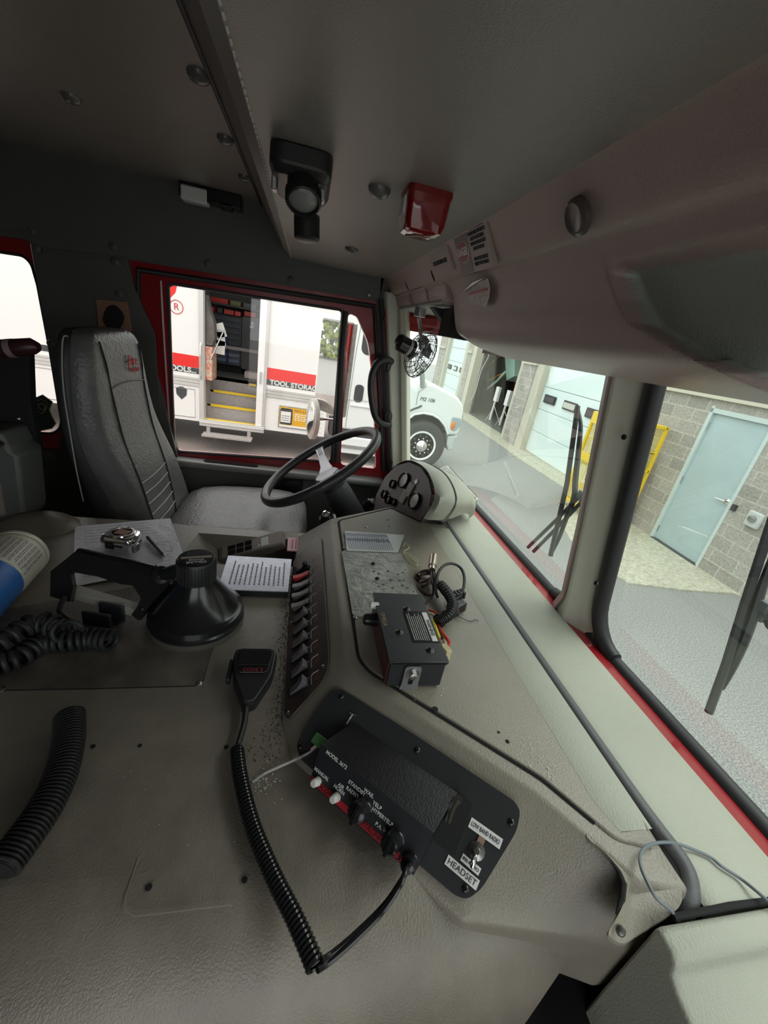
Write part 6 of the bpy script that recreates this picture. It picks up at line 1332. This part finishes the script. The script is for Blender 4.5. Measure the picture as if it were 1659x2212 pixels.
tb0 = hp(765,1560,SP+SN*.004,SN); tb1 = hp(988,1712,SP+SN*.004,SN)
bb0 = bl-fnv*.03+SN*-.015; bb1 = br-fnv*.03+SN*-.015
b = MB(); b.loft([[tl-fnv*.002,trr-fnv*.002,br-fnv*.002,bl-fnv*.002],[tb0,tb1,tb1+(br-trr)*.8,tb0+(bl-tl)*.8]]); b.build('case', mat('siren_case',(.009,.009,.010),.38,bump=.3,bscale=500), sh_)
def qa(u,v): p = hp(u,v,Pl,fnv); q = Mq.inverted()@p; return q.x,q.y
flat_ = Mq
wq = (br-bl).length; hq = (tl-bl).length
b = MB(Mq); x0,y0 = qa(672,1695); b.bb((.0,.002,0),(wq*.86,.0095,.0006)); b.build('red_strip', mat('red_strip_paint',(.42,.02,.03),.4), sh_)
def stx(s,u,v,sz,m=M_wtxt,al='CENTER',**k): x,y = qa(u,v); return text(s, Mq@tr(x,y,.0007), sz*1.08, m, sh_, al, bold=.012, **k)
stx('MODEL 3672',727,1641,.0058); stx('MANUAL',695,1672,.0056); stx('AIR',737,1698,.0056); stx('HORN',733,1706,.0056); stx('RADIO',761,1711,.0056); stx('STANDBY',771,1702,.0056); stx('WAIL',797,1713,.0056); stx('YELP',815,1740,.0056); stx('HYPERYELP',826,1764,.0056); stx('P.A. VOL',828,1792,.0056)
stx('E 3',858,1849,.009,M_redt,shear=.3); 
text('FEDCON', Mq@tr(wq*.12,.0058,.0008), .008, mat('strip_print',(.06,.0,.0),.5), sh_, shear=.3, bold=.02); text('UNITRONICS', Mq@tr(wq*.60,.0058,.0008), .008, MT['strip_print'], sh_, shear=.3)
def knob(u,v,r,h,m,name):
    x,y = qa(u,v); b = MB(Mq); b.lathe([(r*1.15,0),(r,.002),(r*.9,h*.9),(r*.7,h),(0,h)],(x,y,0),(0,0,1),24); b.box((x,y,h*.95),(r*.35,r*1.9,r*.5)) if r>.008 else None; return b.build(name, m, sh_, bevel=0)
knob(686,1688,.0052,.012,M_white,'push_button'); knob(727,1722,.0052,.012,M_white,'push_button'); knob(780,1748,.0125,.018,M_blkg,'selector_knob'); knob(850,1815,.0115,.018,M_blkg,'volume_knob'); knob(885,1862,.009,.012,M_blkg,'cord_grommet')
# mic cord from head to coil
p0 = hp(884,1868,Pl+fnv*.012,fnv)
b = MB(); cc_ = cat([p0, p0+fnv*.012, hz(868,1900,-.53), hz(830,1955,-.548), hz(770,2015,-.555), hz(720,2058,-.556), e_],8); b.tube(cc_,.0028,8); b.tube([p+Vector((.006,-.004,.0)) for p in cc_],.0028,8); b.build('cord_tail', M_blkg, hm)
b = MB(); p1 = hp(990,1735,SP+SN*.01,SN); b.tube([hp(988,1722,SP+SN*.012,SN),hp(972,1755,SP+SN*.02,SN),hp(965,1775,SP+SN*.02,SN)],.005,8,flat=.4); b.lathe([(.006,0),(.006,.004)],hp(990,1728,SP+SN*.012,SN),SN,6); b.build('side_bracket', M_chr, sh_)
for u,v in ((757,1598),(770,1605),(800,1632),(833,1660),(915,1727)):
    w0 = hp(u,v,tl-fnv*.002,(trr-tl).cross(tb0-tl).normalized()); nn_ = (trr-tl).cross(tb0-tl).normalized(); nn_ = nn_ if nn_.z>0 else -nn_
    b = MB(); b.lathe([(.003,-.0005),(.003,.0005)],w0,nn_,10); b.build('case_hole', M_beige, sh_)
# green connector, grey wires, cable tie
gc = T('green_connector', 'green terminal connector with grey wires beside the siren head', 'connector', hp(690,1600,SP+SN*.02,SN))
p = hp(690,1603,SP+SN*.012,SN); b = MB(fr(p,lft,SN)); b.bb((-.010,-.006,-.008),(.010,.006,.006)); b.build('plug', M_green, gc, bevel=.001)
for k,m in enumerate((M_greyw,mat('light_grey_wire',(.5,.48,.46),.5))):
    b = MB(); b.tube(cat([p+Vector((0,0,-.002*k)),hp(668,1625,SP+SN*.004,SN),hz(640,1640,HZ+.012),hz(600,1658,HZ+.006+.002*k),hz(570,1672,HZ+.004),hz(545,1690,HZ+.004)],6),.0018,6); b.build('wire', m, gc)
b = MB(); b.tube([p,hp(672,1618,SP+SN*.006,SN)],.0014,6); b.build('pink_wire', M_pink, gc)
b = MB(); b.tube([hp(762,1543,SP+SN*.006,SN),hp(755,1553,SP+SN*.012,SN),hp(748,1565,SP+SN*.006,SN)],.0016,5); b.tube([hp(755,1540,SP+SN*.006,SN),hp(768,1546,SP+SN*.006,SN)],.0016,5); tg(b.build('cable_tie', M_alu), 'pale cable tie above the siren head', 'cable tie')
# ================================================================ thin wire at the right
b = MB(); wpts = [(1466,1992,-.51),(1450,1968,-.495),(1418,1940,-.48),(1398,1905,-.475),(1384,1870,-.475),(1384,1845,-.478),(1398,1828,-.48),(1425,1820,-.482),(1460,1822,-.487),(1500,1836,-.492),(1535,1852,-.494),(1560,1872,-.494),(1600,1898,-.495),(1640,1930,-.49),(1680,1965,-.49)]
b.tube(cat([hz(*q) for q in wpts],8),.0018,8); tg(b.build('thin_cable', mat('slate_wire',(.16,.19,.21),.4)), 'thin grey wire looping over the rubber dash strip at lower right', 'cable')
